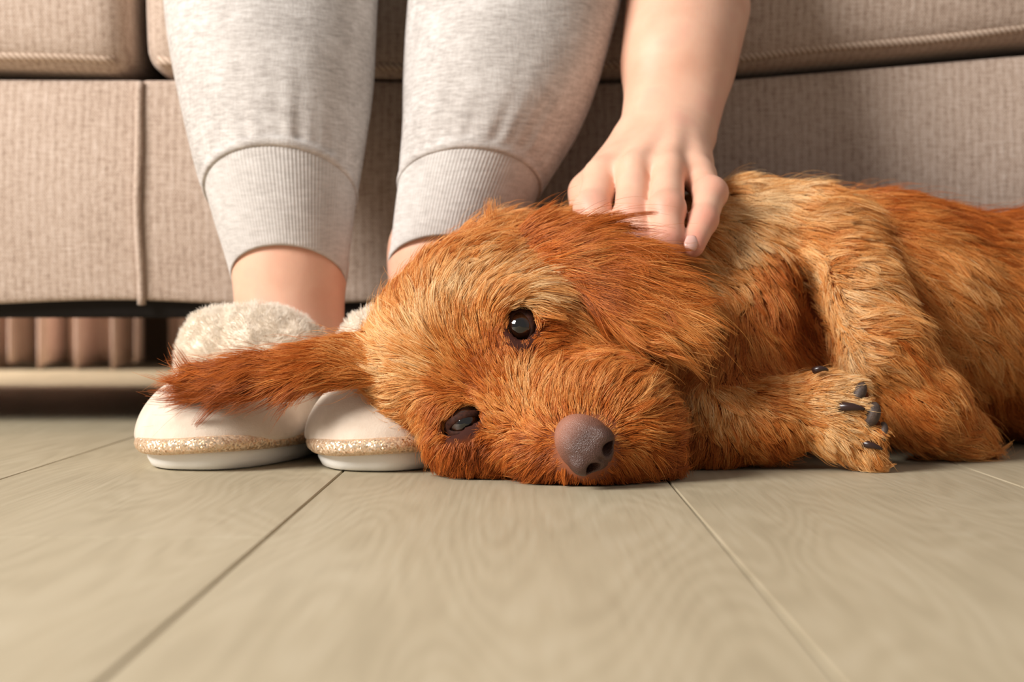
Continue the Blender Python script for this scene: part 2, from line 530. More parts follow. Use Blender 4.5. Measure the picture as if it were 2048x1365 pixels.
for (a, b) in ((-1.42, XS - 0.0004), (XS + 0.0004, 0.80)):
    settle(mesh_np('front_panel', *rounded_box((a, SY, 0.108), (b, SY + 0.05, 0.30), 0.004, (70, 8, 20), panel_deform), M_SOFA), sofa)
zz = np.linspace(0.106, 0.294, 24)
tz = (zz - 0.108) / 0.19
settle(mesh_np('seam_welt', *tube(np.stack([np.full(24, XS) + 0.0006 * np.sin(zz * 60), SY + 0.001 - 0.0105 * np.sin(math.pi * np.clip(tz, 0, 1)) - 0.0004, zz], 1), 0.0036, 10), M_SOFA), sofa)
settle(mesh_np('underside', *rounded_box((-1.40, SY + 0.012, 0.0945), (0.78, 1.93, 0.13), 0.003, (4, 4, 2)), M_LINING), sofa)
settle(mesh_np('seat_deck', *rounded_box((-1.40, SY + 0.045, 0.13), (0.78, 1.93, 0.284), 0.01, (8, 4, 4)), M_SOFA), sofa)
settle(mesh_np('backrest', *rounded_box((-1.42, 1.78, 0.12), (0.80, 1.98, 0.86), 0.05, (10, 8, 10)), M_SOFA), sofa)
for (a, b) in ((-1.62, -1.42), (0.80, 1.0)):
    settle(mesh_np('armrest', *rounded_box((a, SY - 0.01, 0.108), (b, 1.98, 0.60), 0.05, (8, 10, 10)), M_SOFA), sofa)
for lx in (-1.55, 0.93):
    for ly in (SY + 0.06, 1.90):
        settle(mesh_np('leg', *tube([(lx, ly, 0), (lx, ly, 0.06), (lx, ly, 0.112)], [0.017, 0.021, 0.026], 16), M_LEG), sofa)

def seat_cushion(x0, x1, zoff, label):
    root = empty('seat_cushion', ((x0 + x1) / 2, 1.5, 0.30))
    tag(root, label, 'cushion', 'sofa seat cushions')
    def dz(x): return ztop(x) + zoff(x)
    def deform(V):
        V = V.copy(); x = V[:, 0].copy(); z0 = V[:, 2].copy()
        t = np.clip((z0 - 0.30) / 0.15, 0, 1)
        V[:, 2] = z0 + (dz(x) - 0.30) * (1 - 0.3 * t)
        fr = np.clip((1.32 - V[:, 1]) / 0.12, 0, 1)
        V[:, 1] -= fr * 0.014 * np.sin(math.pi * np.clip(t * 0.9 + 0.1, 0, 1)) - 0.004
        e = np.minimum(x - x0, x1 - x)
        V[:, 1] += fr * 0.012 * np.exp(-np.maximum(e, 0) / 0.02)
        return V
    c = mesh_np('cover', *rounded_box((x0, SY - 0.012, 0.30), (x1, 1.79, 0.45), 0.022, (70, 12, 18), deform), M_SOFA)
    settle(c, root)
    xs = np.linspace(x0 + 0.014, x1 - 0.014, 120)
    e = np.minimum(xs - x0, x1 - xs)
    path = np.stack([xs, SY - 0.012 + 0.0025 + 0.012 * np.exp(-np.maximum(e, 0) / 0.02), dz(xs) + 0.0115 + 0.0012 * np.sin(xs * 31)], 1)
    settle(mesh_np('piping', *tube(path, 0.0046, 10), M_PIPE), root)
    path2 = path + np.array([0, 0.006, 0.128]); settle(mesh_np('piping', *tube(path2, 0.0046, 10), M_PIPE), root)
    return root
seat_cushion(-1.40, -0.320, lambda x: np.interp(x, [-1.4, -0.45, -0.32], [0.008, 0.0075, 0.003]), 'beige sofa seat cushion at the left edge, bare of any person')
seat_cushion(-0.311, 0.785, lambda x: np.interp(x, [-0.31, -0.25, -0.1, 0.0, 0.2, 0.43, 0.8], [0.005, 0.001, 0.0, 0.001, 0.005, 0.0095, 0.0095]), 'long beige sofa seat cushion the person in sweatpants sits on')

# ------------------------------------------------------------------ slippers
M_SUEDE, M_GLIT = m_suede(), m_glitter()
def m_sole():
    m = NB('white_rubber_sole'); v = m.coord(); n = m.noise(v, 700.0, 2)
    m.b(Base_Color=lin(250, 248, 244), Roughness=0.5, Normal=m.bump(n, 0.15, 0.0005)); return m.m
M_SOLE = m_sole()
M_FLUFF = m_fur('cream_shearling', False, 0.6, lin(250, 240, 226))
M_FLUFFBASE = m_plain('shearling_base', lin(240, 226, 208), 0.95)
def outline(W, Ln, n=160):
    pts = []
    for i in range(n):
        t = 2 * math.pi * i / n
        s = Ln / 2 - Ln / 2 * math.cos(t)
        cx = math.copysign(abs(math.sin(t)) ** 0.72, math.sin(t))
        wd = W * (1.0 - 0.26 * max(0, s / Ln - 0.35)) 
        pts.append((cx * wd, s))
    return np.array(pts)
def slipper(toe, yaw, label, zs=1.0):
    root = empty('slipper', (toe[0], toe[1], 0)); root.rotation_euler = (0, 0, yaw)
    tag(root, label, 'slipper', 'cream slippers')
    def ring(W, ins, z):
        o = outline(W, 0.262 - 2 * ins); return np.column_stack([o[:, 0], o[:, 1] + ins, np.full(len(o), z)])
    V, F = loft([ring(0.0465, 0.014, 0.0), ring(0.050, 0.0085, 0.0015), ring(0.0525, 0.0060, 0.006), ring(0.0525, 0.0060, 0.010), ring(0.0515, 0.0065, 0.0145)])
    mesh_np('sole', V, F, M_SOLE, root)
    o = outline(0.0545, 0.262)
    path = np.column_stack([o[:, 0], o[:, 1], 0.0165 + 0.0012 * np.sin(o[:, 0] * 60)])
    mesh_np('welt', *tube(path, 0.0052, 12, closed=True), M_GLIT, root)
    fd = Field((-0.075, -0.01, 0.012), (0.075, 0.28, 0.13), 0.002)
    fd.add(Ell((0, 0.082, 0.018), (0.0525, 0.080, 0.046)), 0.004)
    fd.add(Ell((0, 0.066, 0.016), (0.0520, 0.064, 0.041)), 0.012)
    fd.add(Ell((0.0, 0.150, 0.020), (0.049, 0.085, 0.060)), 0.02)
    fd.floor_at(0.0165, 0.003)
    V, F = fd.mesh(); V = smooth_mesh(V, F, 2)
    mesh_np('upper', V, F, M_SUEDE, root)
    fc = Field((-0.085, 0.05, 0.012), (0.085, 0.29, 0.15), 0.0025)
    q = [(0.004, 0.116, 0.081, 0.020), (0.024, 0.122, 0.077, 0.020), (0.035, 0.136, 0.065, 0.0185), (0.038, 0.165, 0.053, 0.017), (0.036, 0.215, 0.044, 0.017), (0.0, 0.252, 0.045, 0.016)]
    ringp = q + [(-x, y, z, r) for (x, y, z, r) in q[1:-1][::-1]]
    for i in range(len(ringp)):
        a, b = ringp[i], ringp[(i + 1) % len(ringp)]
        fc.add(Cone(a[:3], b[:3], a[3], b[3]), 0.012)
    fc.floor_at(0.0165, 0.003)
    V, F = fc.mesh(); V = smooth_mesh(V, F, 3)
    V = V + 0.0022 * vnoise(V, 95, 3)[:, None] * vert_normals(V, F)
    col = mesh_np('collar', V, F, M_FLUFFBASE, root)
    N = vert_normals(V, F)
    tri, wt = sample_surface(V, F, 42000)
    p = (V[tri] * wt[..., None]).sum(1); n_ = nrm((N[tri] * wt[..., None]).sum(1))
    cl = np.stack([vnoise(p, 130, s) for s in (11, 12, 13)], 1)
    d = nrm(n_ + 0.55 * cl + np.array([0, -0.1, 0.35]) + 0.3 * RNG.normal(size=p.shape))
    ln = 0.0044 * (0.7 + 0.6 * RNG.random(len(p)))
    k = np.linspace(0, 1, 5)[None, :, None]
    cu = np.stack([vnoise(p, 260, s) for s in (21, 22, 23)], 1)
    pts = p[:, None, :] + d[:, None, :] * ln[:, None, None] * k + cu[:, None, :] * (k ** 2) * 0.0018
    rad = 0.00016 * (1 - 0.55 * k[..., 0]) * np.ones((len(p), 1))
    curves_object('shearling_pile', pts, rad, None, M_FLUFF, col)['kind'] = 'stuff'
    return root
slipper((-0.2035, 0.878), -0.15, 'cream suede slipper with glitter welt, dog ear draped over it')
slipper((-0.0915, 0.871), -0.15, 'cream suede slipper with glitter welt, mostly hidden behind the dog head')

# ------------------------------------------------------------------ person: sweatpants, ankles, arm and hand
M_KNIT, M_RIB, M_SKIN = m_knit('grey_marl_fleece'), m_knit('grey_marl_rib', True), m_skin()
M_TEE = m_plain('white_tshirt', lin(214, 206, 198), 0.9)
person = empty('person', (-0.09, 1.5, 0)); tag(person, 'person in pale grey sweatpants sitting on the sofa, stroking the dog', 'person')
M2 = 480
TH = np.arange(M2) * 2 * math.pi / M2
def leg_ring(px0, px1, py, Y, tau, ry_f=0.95):
    a, b = P(px0, py, Y), P(px1, py, Y); c = (a + b) / 2; rx = (b[0] - a[0]) / 2; ry = rx * ry_f
    return c, rx, ry, tau
def ring_pts(c, rx, ry, tau, prof=None):
    r = np.ones(M2) if prof is None else prof
    fx, fv = np.sin(TH) * rx * r, np.cos(TH) * ry * r
    cy_ = math.cos(max(0.0, tau - 0.65) * (math.pi / 2) / (math.pi / 2 - 0.65))
    return np.stack([c[0] + fx, c[1] - fv * cy_, c[2] + fv * math.sin(tau)], 1)
def interp_rings(st, n):
    t = np.linspace(0, len(st) - 1, n); out = []
    arr = np.array([[*s[0], s[1], s[2], s[3]] for s in st])
    # Catmull-Rom through the stations
    for x in t:
        i = min(int(x), len(st) - 2); f = x - i
        p0, p1, p2, p3 = arr[max(i - 1, 0)], arr[i], arr[i + 1], arr[min(i + 2, len(st) - 1)]
        v = 0.5 * (2 * p1 + (p2 - p0) * f + (2 * p0 - 5 * p1 + 4 * p2 - p3) * f * f + (3 * p1 - p0 - 3 * p2 + p3) * f ** 3)
        out.append((v[:3], v[3], v[4], v[5]))
    return out
def trouser_leg(stations, cuff, knee, hip, seed):
    # fabric above the seam
    st = [leg_ring(*s) for s in stations]
    kn = np.array(knee); hp = np.array(hip)
    st.append((kn + np.array([0, 0.03, -0.04]), 0.083, 0.080, 0.75))
    st.append((kn + np.array([0, 0.09, 0.0]), 0.085, 0.080, 1.25))
    st.append((kn * 0.5 + hp * 0.5 + np.array([0, 0.05, 0]), 0.088, 0.080, 1.5))
    st.append((hp, 0.095, 0.082, 1.55))
    rr = interp_rings(st, 90)
    rings = []
    r = np.random.default_rng(seed)
    ph = r.uniform(0, 6.28, 6)
    for i, q in enumerate(rr):
        zrel = (q[0][2] - rr[0][0][2])
        g = math.exp(-max(zrel, 0) / 0.024) * (1 - math.exp(-max(zrel, 0) / 0.004))
        prof = 1 + g * (0.017 * np.sin(17 * TH + ph[0] + 0.7 * np.sin(3 * TH)) + 0.012 * np.sin(29 * TH + ph[1]) * np.sin(2 * TH + ph[2]))
        prof = prof + 0.010 * np.sin(3 * TH + ph[3] + zrel * 22) * (1 - g) + 0.007 * np.sin(5 * TH + ph[4] - zrel * 40)
        if i == 0:
            flat = np.ones(M2)
            rings.append(ring_pts(q[0], q[1], q[2], q[3], flat * 0.97))
            rings.append(ring_pts(q[0] - np.array([0, 0, 0.0004]), q[1], q[2], q[3], flat * 1.004))
            rings.append(ring_pts(q[0] + np.array([0, 0, 0.0008]), q[1], q[2], q[3], flat * 1.020))
            rings.append(ring_pts(q[0] + np.array([0, 0, 0.0026]), q[1], q[2], q[3], flat * 1.026))
            rings.append(ring_pts(q[0] + np.array([0, 0, 0.0048]), q[1], q[2], q[3], flat * 1.016))
            continue
        if zrel < 0.006: continue
        rings.append(ring_pts(*q, prof))
    fabric = loft(rings, cap=False)
    cu = interp_rings([leg_ring(*s) for s in cuff], 22)
    rings = []
    ribs = 1 + 0.0042 * np.sin(120 * TH)
    for i, q in enumerate(cu):
        pr = ribs.copy()
        rings.append(ring_pts(*q, pr))
    q = cu[0]
    inner = [ring_pts(q[0] + np.array([0, 0, 0.012]), q[1] * 0.94, q[2] * 0.94, q[3]), ring_pts(q[0] + np.array([0, 0, 0.001]), q[1] * 0.95, q[2] * 0.95, q[3]), ring_pts(q[0] + np.array([0, 0, -0.0012]), q[1] * 0.98, q[2] * 0.98, q[3])]
    cuffm = loft(inner + rings, cap=False)
    return fabric, cuffm
pants_V, pants_F, cuffs = [], [], []
TA = (0.58, 0.56)
legA = trouser_leg([(409, 712, 388, 1.055, 0.60), (392, 722, 335, 1.062, 0.52), (372, 733, 260, 1.072, 0.42), (352, 744, 170, 1.085, 0.34), (337, 750, 80, 1.10, 0.30), (329, 754, -10, 1.115, 0.30), (322, 760, -150, 1.14, 0.35)],
                   [(462, 692, 556, 1.045, 0.63), (448, 697, 505, 1.046, 0.63), (430, 704, 448, 1.05, 0.62), (413, 711, 388, 1.055, 0.60)],
                   (-0.185, 1.13, 0.50), (-0.17, 1.62, 0.52), 1)
legB = trouser_leg([(797, 1082, 378, 1.055, 0.52), (799, 1118, 320, 1.062, 0.46), (803, 1160, 250, 1.072, 0.38), (806, 1195, 170, 1.085, 0.32), (812, 1222, 80, 1.10, 0.28), (818, 1244, -10, 1.115, 0.28), (822, 1260, -150, 1.14, 0.35)],
                   [(776, 1012, 532, 1.045, 0.55), (784, 1030, 480, 1.046, 0.55), (790, 1052, 430, 1.05, 0.54), (797, 1078, 378, 1.055, 0.52)],
                   (0.02, 1.13, 0.50), (-0.01, 1.62, 0.52), 5)
V1, F1 = legA[0]; V2, F2 = legB[0]
# pelvis joins both trouser legs
pel = Field((-0.36, 1.45, 0.40), (0.18, 1.80, 0.75), 0.008)
pel.add(Ell((-0.09, 1.64, 0.54), (0.19, 0.13, 0.12)), 0.02)
V3, F3 = pel.mesh()
off2, off3 = len(V1), len(V1) + len(V2)
pants = mesh_np('sweatpants', np.concatenate([V1, V2, V3]), list(F1) + [tuple(i + off2 for i in f) for f in F2] + [tuple(i + off3 for i in f) for f in F3], M_KNIT)
settle(pants, person); pants['label'] = 'pale grey marl sweatpants'
for lg in (legA, legB):
    c = mesh_np('cuff', *lg[1], M_RIB); settle(c, person); c.parent = pants; c.matrix_parent_inverse = Matrix.Identity(4); c['label'] = 'ribbed ankle cuff'

# skin: ankles + feet, arm with hand
bodyV, bodyF = [], []
def push(V, F):
    o = sum(len(v) for v in bodyV)
    bodyV.append(np.asarray(V)); bodyF.extend([tuple(int(i) + o for i in f) for f in F])
for (xa, xb, toe) in ((466, 690, (-0.2035, 0.878)), (777, 1003, (-0.0915, 0.871))):
    fa = Field((-0.35, 0.90, 0.015), (0.15, 1.28, 0.36), 0.004)
    a = P((xa + xb) / 2, 600, 1.050); b = P((xa + xb) / 2 + 2, 510, 1.052); r = (P(xb, 560, 1.05)[0] - P(xa, 560, 1.05)[0]) / 2
    fa.add(Cone(a + np.array([0, 0, -0.03]), b, r * 0.99, r * 0.96), 0.01)
    up_ = P(560, 340, 1.062) if xa < 700 else P(955, 330, 1.066)
    fa.add(Cone(b, up_, r * 0.90, r * 0.98), 0.02)
    fa.add(Cone((a[0], a[1] - 0.005, 0.055), (toe[0] + 0.012, toe[1] + 0.06, 0.036), 0.030, 0.016), 0.03)
    fa.add(Ell((a[0], a[1] + 0.035, 0.055), (0.03, 0.04, 0.032)), 0.02)
    V, F = fa.mesh(); push(smooth_mesh(V, F, 2), F)
HB = (P(1110, 560, 0.99), P(1520, -420, 0.99))
fh = Field((0.02, 0.88, 0.10), (0.24, 1.24, 0.50), 0.0016)
def chain(fd, pts, k):
    for i in range(len(pts) - 1):
        fd.add(Cone(pts[i][0], pts[i + 1][0], pts[i][1], pts[i + 1][1]), k)
# forearm: two bones side by side give the flattened wrist
W1, W2 = P(1307, 262, 1.040), P(1372, 262, 1.040)
fh.add(Cone(W1, P(1362, 20, 1.105), 0.0245, 0.036), 0.01)
fh.add(Cone(W2, P(1412, 20, 1.105), 0.0225, 0.033), 0.02)
fh.add(Cone(P(1350, 120, 1.075), P(1395, -260, 1.16), 0.037, 0.046), 0.02)
K = {'i': P(1204, 358, 0.990), 'm': P(1268, 346, 0.979), 'r': P(1336, 345, 0.976), 'p': P(1396, 356, 0.983)}
wr = {'i': P(1300, 285, 1.032), 'm': P(1322, 275, 1.026), 'r': P(1350, 275, 1.026), 'p': P(1375, 285, 1.032)}
for f_, r1, r2 in (('i', 0.0185, 0.0130), ('m', 0.019, 0.0122), ('r', 0.019, 0.0120), ('p', 0.0175, 0.0118)):
    fh.add(Cone(wr[f_], K[f_], r1, r2), 0.009)
fh.add(Cone(P(1240, 345, 1.005), P(1375, 345, 1.005), 0.013, 0.012), 0.012)
# thumb side mass, thumb reaching down the far side of the neck
fh.add(Cone(P(1265, 300, 1.035), P(1176, 385, 1.02), 0.018, 0.0135), 0.014)
fh.add(Cone(P(1176, 385, 1.02), P(1165, 450, 0.995), 0.0125, 0.011), 0.006)
chainz = {
 'i': [(K['i'], 0.0128), (P(1184, 420, 0.958), 0.0118), (P(1205, 465, 0.940), 0.0104), (P(1225, 500, 0.932), 0.009)],
 'm': [(K['m'], 0.0116), (P(1263, 432, 0.942), 0.0116), (P(1278, 485, 0.926), 0.0104), (P(1290, 528, 0.920), 0.0088)],
 'r': [(K['r'], 0.0112), (P(1333, 420, 0.934), 0.0118), (P(1335, 482, 0.919), 0.0104), (P(1326, 530, 0.914), 0.0084)],
 'p': [(K['p'], 0.0108), (P(1420, 388, 0.958), 0.0108), (P(1407, 440, 0.932), 0.0094), (P(1386, 492, 0.918), 0.0076)]}
for key, ch in chainz.items():
    ff = Field(fh.lo, fh.lo + (fh.n - 1) * fh.h, fh.h)
    chain(ff, ch, 0.004)
    # knuckle creases read as a slight swelling over the middle joint
    j = ch[1][0]; ff.add(Ell(j + np.array([0, -0.0025, 0.0015]), (0.0104, 0.0102, 0.0090)), 0.006)
    k = 0.0022
    hh = np.clip(0.5 + 0.5 * (fh.f - ff.f) / k, 0, 1)
    fh.f = fh.f * (1 - hh) + ff.f * hh - k * hh * (1 - hh)
# tendon and knuckle relief on the back of the hand
for f_ in 'imrp':
    fh.add(Ell(K[f_] + np.array([0, -0.003, 0.003]), (0.0088, 0.0085, 0.0085)), 0.010)
    fh.add(Cone(wr[f_] + np.array([0, -0.012, 0.006]), K[f_] + np.array([0, -0.006, 0.005]), 0.0030, 0.0042), 0.007)
V, F = fh.mesh(); push(smooth_mesh(V, F, 2), F)
# upper arm and trunk (above the frame)
fu = Field((-0.36, 1.05, 0.40), (0.36, 1.85, 1.40), 0.01)
elb = P(1395, -255, 1.16); sh = np.array([0.10, 1.33, 0.86])
fu.add(Cone(elb, sh, 0.046, 0.058), 0.02)
fu.add(Cone((-0.09, 1.62, 0.60), (-0.07, 1.45, 0.80), 0.125, 0.13), 0.05)
fu.add(Cone((-0.20, 1.40, 0.87), (0.08, 1.36, 0.86), 0.075, 0.07), 0.08)
fu.add(Cone((-0.23, 1.38, 0.85), (-0.26, 1.22, 0.62), 0.055, 0.042), 0.03)
fu.add(Cone((-0.26, 1.22, 0.62), (-0.16, 1.20, 0.60), 0.04, 0.03), 0.02)
fu.add(Cone((-0.06, 1.37, 0.93), (-0.05, 1.30, 1.03), 0.05, 0.05), 0.03)
fu.add(Ell((-0.05, 1.24, 1.11), (0.072, 0.092, 0.112)), 0.02)
V, F = fu.mesh(); push(smooth_mesh(V, F, 2), F)
body = mesh_np('body', np.concatenate(bodyV), bodyF, M_SKIN); settle(body, person)
_bv = np.concatenate(bodyV); pink = np.zeros(len(_bv))
for ch in chainz.values():
    for (q_, r_), s_ in zip(ch[1:], (0.010, 0.010, 0.014)):
        pink = np.maximum(pink, np.exp(-(np.linalg.norm(_bv - q_ - np.array([0, -0.006, 0]), axis=1) / s_) ** 2))
_at = body.data.attributes.new('pink', 'FLOAT', 'POINT'); _at.data.foreach_set('value', pink.astype(np.float32))
ft = Field((-0.36, 1.10, 0.45), (0.30, 1.85, 1.0), 0.01)
ft.add(Cone((-0.09, 1.62, 0.58), (-0.07, 1.45, 0.80), 0.135, 0.14), 0.05)
ft.add(Cone((-0.20, 1.40, 0.87), (0.08, 1.36, 0.86), 0.083, 0.08), 0.08)
V, F = ft.mesh(); settle(mesh_np('tshirt', smooth_mesh(V, F, 3), F, M_TEE), person)
fhair = Field((-0.20, 1.10, 0.98), (0.10, 1.42, 1.30), 0.008)
fhair.add(Ell((-0.05, 1.262, 1.13), (0.082, 0.098, 0.112)), 0.02); fhair.sub(Ell((-0.05, 1.15, 1.08), (0.06, 0.06, 0.09)), 0.02)
V, F = fhair.mesh(); settle(mesh_np('hair', smooth_mesh(V, F, 2), F, m_plain('brown_hair', lin(70, 45, 30), 0.5)), person)
# fingernail on the little finger
nail_c = P(1383, 486, 0.9098)
nx = nrm(P(1386, 492, 0.918) - P(1407, 440, 0.932)); ny = nrm(np.cross(nx, np.array([0.25, -1, 0.35]))); nz = np.cross(nx, ny)
if nz[1] > 0: nz = -nz
NV, NF = [], []
for i in range(9):
    for j in range(7):
        u, v = i / 8 * 2 - 1, j / 6 * 2 - 1
        a = u * 0.0058; b_ = v * 0.0045 * math.sqrt(max(0.05, 1 - 0.75 * max(0, abs(u) - 0.45) ** 2 * 3.3))
        NV.append(nail_c + nx * a + ny * b_ + nz * (0.0016 * (1 - v * v) - 0.0006 * u * u))
for i in range(8):
    for j in range(6): NF.append((i * 7 + j, i * 7 + j + 1, (i + 1) * 7 + j + 1, (i + 1) * 7 + j))
nl = mesh_np('fingernail', NV, NF, m_plain('nail', lin(236, 186, 172), 0.25)); settle(nl, person)
nl.modifiers.new('thickness', 'SOLIDIFY').thickness = 0.0008

# ------------------------------------------------------------------ dog
dog = empty('dog', (0.2, 1.0, 0)); tag(dog, 'golden red shaggy dog lying on its side with its head by the slippers', 'dog')
# head frame: F along the muzzle, L towards its left eye, U out of the forehead
Fv = nrm([0.64, -0.56, -0.52]); Lv = np.array([0.51, 0.0, 0.86]); Lv = nrm(Lv - Fv * (Lv @ Fv)); Uv = np.cross(Fv, Lv)
AX = np.array([Lv, Fv, Uv])
H0 = P(985, 752, 0.848)
def HL(f, l, u): return H0 + Fv * f + Lv * l + Uv * u
NOSE = P(1172, 890, 0.796)
Fn = nrm([0.47, -0.77, -0.43]); Ln = nrm(Lv - Fn * (Lv @ Fn)); Un = np.cross(Fn, Ln); AXN = np.array([Ln, Fn, Un])

def flap(pts, wdir_list, thick):
    out = []
    n = len(pts)
    for i in range(n):
        p, hw = pts[i]
        a = nrm(pts[min(i + 1, n - 1)][0] - pts[max(i - 1, 0)][0]); nn = nrm(wdir_list[i]); nn = nrm(nn - a * (nn @ a)); b = np.cross(a, nn)
        seg = np.linalg.norm(pts[min(i + 1, n - 1)][0] - pts[max(i - 1, 0)][0]) / (2 if 0 < i < n - 1 else 1)
        out.append(Ell(p, (seg * 0.95, hw, thick), np.array([a, b, nn])))
    return out
def dense(ctrl, n):
    arr = np.array([[*c[0], c[1]] for c in ctrl]); t = np.linspace(0, len(ctrl) - 1, n); o = []
    for x in t:
        i = min(int(x), len(ctrl) - 2); f = x - i
        v = arr[i] * (1 - f) + arr[i + 1] * f; o.append((v[:3], v[3]))
    return o

REG = {}
REG['head'] = [
    (Ell(P(930, 655, 0.915), (0.060, 0.048, 0.054), AX), 0.02),
    (Ell(P(985, 742, 0.893), (0.056, 0.050, 0.043), AX), 0.02),
    (Ell(P(870, 740, 0.905), (0.046, 0.046, 0.046)), 0.02),
    (Ell(P(1085, 690, 0.905), (0.052, 0.045, 0.052)), 0.02),
    (Cone(HL(0.015, 0.0, -0.036), HL(0.074, -0.002, -0.020), 0.036, 0.0225), 0.016),
    (Ell(P(1248, 850, 0.838), (0.030, 0.026, 0.030)), 0.014),
    (Ell(P(1190, 800, 0.850), (0.034, 0.032, 0.028)), 0.014),
    (Ell(P(1270, 915, 0.850), (0.026, 0.026, 0.018)), 0.014),
    (Ell(P(1110, 905, 0.838), (0.030, 0.030, 0.018)), 0.012),
    (Ell(P(965, 885, 0.862), (0.034, 0.030, 0.026)), 0.014),
    (Ell(P(1160, 925, 0.842), (0.036, 0.032, 0.014)), 0.012),
    (Ell(P(1215, 745, 0.905), (0.038, 0.040, 0.036)), 0.02),
    # brow ridges
    (Ell(P(1030, 605, 0.868), (0.022, 0.012, 0.010)), 0.012),
    (Ell(P(893, 820, 0.862), (0.013, 0.011, 0.017)), 0.012),
]
earA_c = dense([(P(1052, 482, 0.912), 0.0155), (P(1142, 494, 0.892), 0.0245), (P(1226, 548, 0.874), 0.0255), (P(1295, 614, 0.862), 0.0240), (P(1352, 664, 0.857), 0.0165)], 15)
REG['earA'] = [(e, 0.008) for e in flap(earA_c, [np.array([0.15 - 0.02 * i * 0, -1, 0.75 - 0.045 * i]) for i in range(15)], 0.0075)]
earB_c = dense([(P(745, 715, 0.885), 0.022), (P(660, 730, 0.876), 0.015), (P(580, 742, 0.878), 0.013), (P(500, 752, 0.884), 0.0115), (P(425, 758, 0.892), 0.009)], 15)
REG['earB'] = [(e, 0.007) for e in flap(earB_c, [np.array([-0.1, -1, 0.8])] * 15, 0.006)]
REG['trunk'] = [
    (Cone(P(1040, 620, 0.955), P(1420, 620, 1.005), 0.060, 0.066), 0.03),
    (Cone(P(1250, 560, 1.0), (0.17, 1.045, 0.100), 0.055, 0.070), 0.03),
    (Cone((0.165, 1.03, 0.094), (0.27, 1.06, 0.096), 0.077, 0.084), 0.03),
    (Cone((0.27, 1.06, 0.096), (0.41, 1.09, 0.088), 0.083, 0.079), 0.03),
    (Cone((0.41, 1.09, 0.088), (0.56, 1.095, 0.087), 0.079, 0.079), 0.03),
    (Cone((0.56, 1.095, 0.087), (0.70, 1.09, 0.084), 0.079, 0.076), 0.03),
    (Cone((0.70, 1.06, 0.07), (0.64, 0.95, 0.045), 0.055, 0.034), 0.03),
    (Cone((0.64, 0.95, 0.045), (0.76, 0.90, 0.026), 0.030, 0.018), 0.01),
    (Cone((0.75, 1.12, 0.06), (0.84, 1.08, 0.022), 0.022, 0.012), 0.02),
    # chest and throat
    (Ell(P(1480, 690, 0.972), (0.060, 0.052, 0.052)), 0.025),
    (Ell(P(1440, 800, 0.945), (0.050, 0.046, 0.040)), 0.02),
    (Ell(P(1400, 880, 0.925), (0.045, 0.040, 0.022)), 0.015),
    # shoulder blade ridge
    (Cone(P(1480, 440, 1.02), P(1600, 470, 1.015), 0.026, 0.034), 0.025),
]
REG['legB'] = [
    (Cone(P(1640, 500, 1.005), P(1700, 590, 0.965), 0.038, 0.032), 0.022),
    (Cone(P(1700, 590, 0.965), P(1752, 700, 0.945), 0.032, 0.029), 0.01),
    (Cone(P(1752, 700, 0.945), P(1835, 805, 0.945), 0.029, 0.027), 0.01),
    (Cone(P(1835, 805, 0.945), P(1910, 870, 0.957), 0.027, 0.020), 0.01),
    (Cone(P(1910, 870, 0.957), P(1955, 897, 0.965), 0.018, 0.011), 0.01),
]
REG['legA'] = [
    (Cone(P(1420, 850, 0.915), P(1545, 838, 0.905), 0.028, 0.0235), 0.014),
    (Cone(P(1545, 838, 0.905), P(1630, 815, 0.898), 0.0235, 0.0205), 0.008),
    (Ell(P(1668, 835, 0.893), (0.020, 0.018, 0.0245)), 0.010),
    (Cone(P(1660, 790, 0.893), P(1705, 783, 0.886), 0.0120, 0.0085), 0.006),
    (Cone(P(1665, 820, 0.888), P(1722, 818, 0.880), 0.0120, 0.0085), 0.006),
    (Cone(P(1675, 850, 0.886), P(1748, 868, 0.880), 0.0120, 0.0085), 0.006),
    (Cone(P(1675, 865, 0.888), P(1735, 910, 0.884), 0.0130, 0.0110), 0.006),
]
fd = Field((-0.245, 0.755, -0.006), (0.87, 1.34, 0.235), 0.0025)
for key in ('trunk', 'head', 'legB', 'legA', 'earA', 'earB'):
    sub_f = fd if key == 'trunk' else Field(fd.lo, fd.lo + (fd.n - 1) * fd.h, fd.h)
    for pr, k in REG[key]: sub_f.add(pr, k)
    if key != 'trunk':
        k = {'head': 0.02, 'legB': 0.012, 'legA': 0.008, 'earA': 0.005, 'earB': 0.006}[key]
        hh = np.clip(0.5 + 0.5 * (fd.f - sub_f.f) / k, 0, 1)
        fd.f = fd.f * (1 - hh) + sub_f.f * hh - k * hh * (1 - hh)
        del sub_f
fd.floor_at(0.001, 0.006)
# armpit hollow and mouth/ear creases
fd.sub(Cone(P(1612, 585, 0.955), P(1626, 700, 0.935), 0.012, 0.013), 0.022)
POCKET = (P(1312, 715, 0.866), P(1324, 762, 0.884))
fd.sub(Cone(POCKET[0], POCKET[1], 0.0115, 0.0105), 0.008)
# room for the slippers the head rests on
for tx, ty in ((-0.2035, 0.878), (-0.0915, 0.871)):
    fd.sub(Ell((tx + 0.006, ty + 0.078, 0.0), (0.0575, 0.083, 0.0675)), 0.006)
    fd.sub(Ell((tx + 0.02, ty + 0.17, 0.03), (0.075, 0.075, 0.075)), 0.006)
def hit(px, py, y0=0.76, y1=1.2):
    ys = np.arange(y0, y1, 0.0006); pts = np.array([P(px, py, y) for y in ys])
    ix = np.round((pts - fd.lo) / fd.h).astype(int); ok = np.all((ix >= 0) & (ix < fd.n), 1)
    v = np.ones(len(ys)); v[ok] = fd.f[tuple(ix[ok].T)]
    w_ = np.argmax(v < 0.0); return pts[w_] if v[w_] < 0 else None

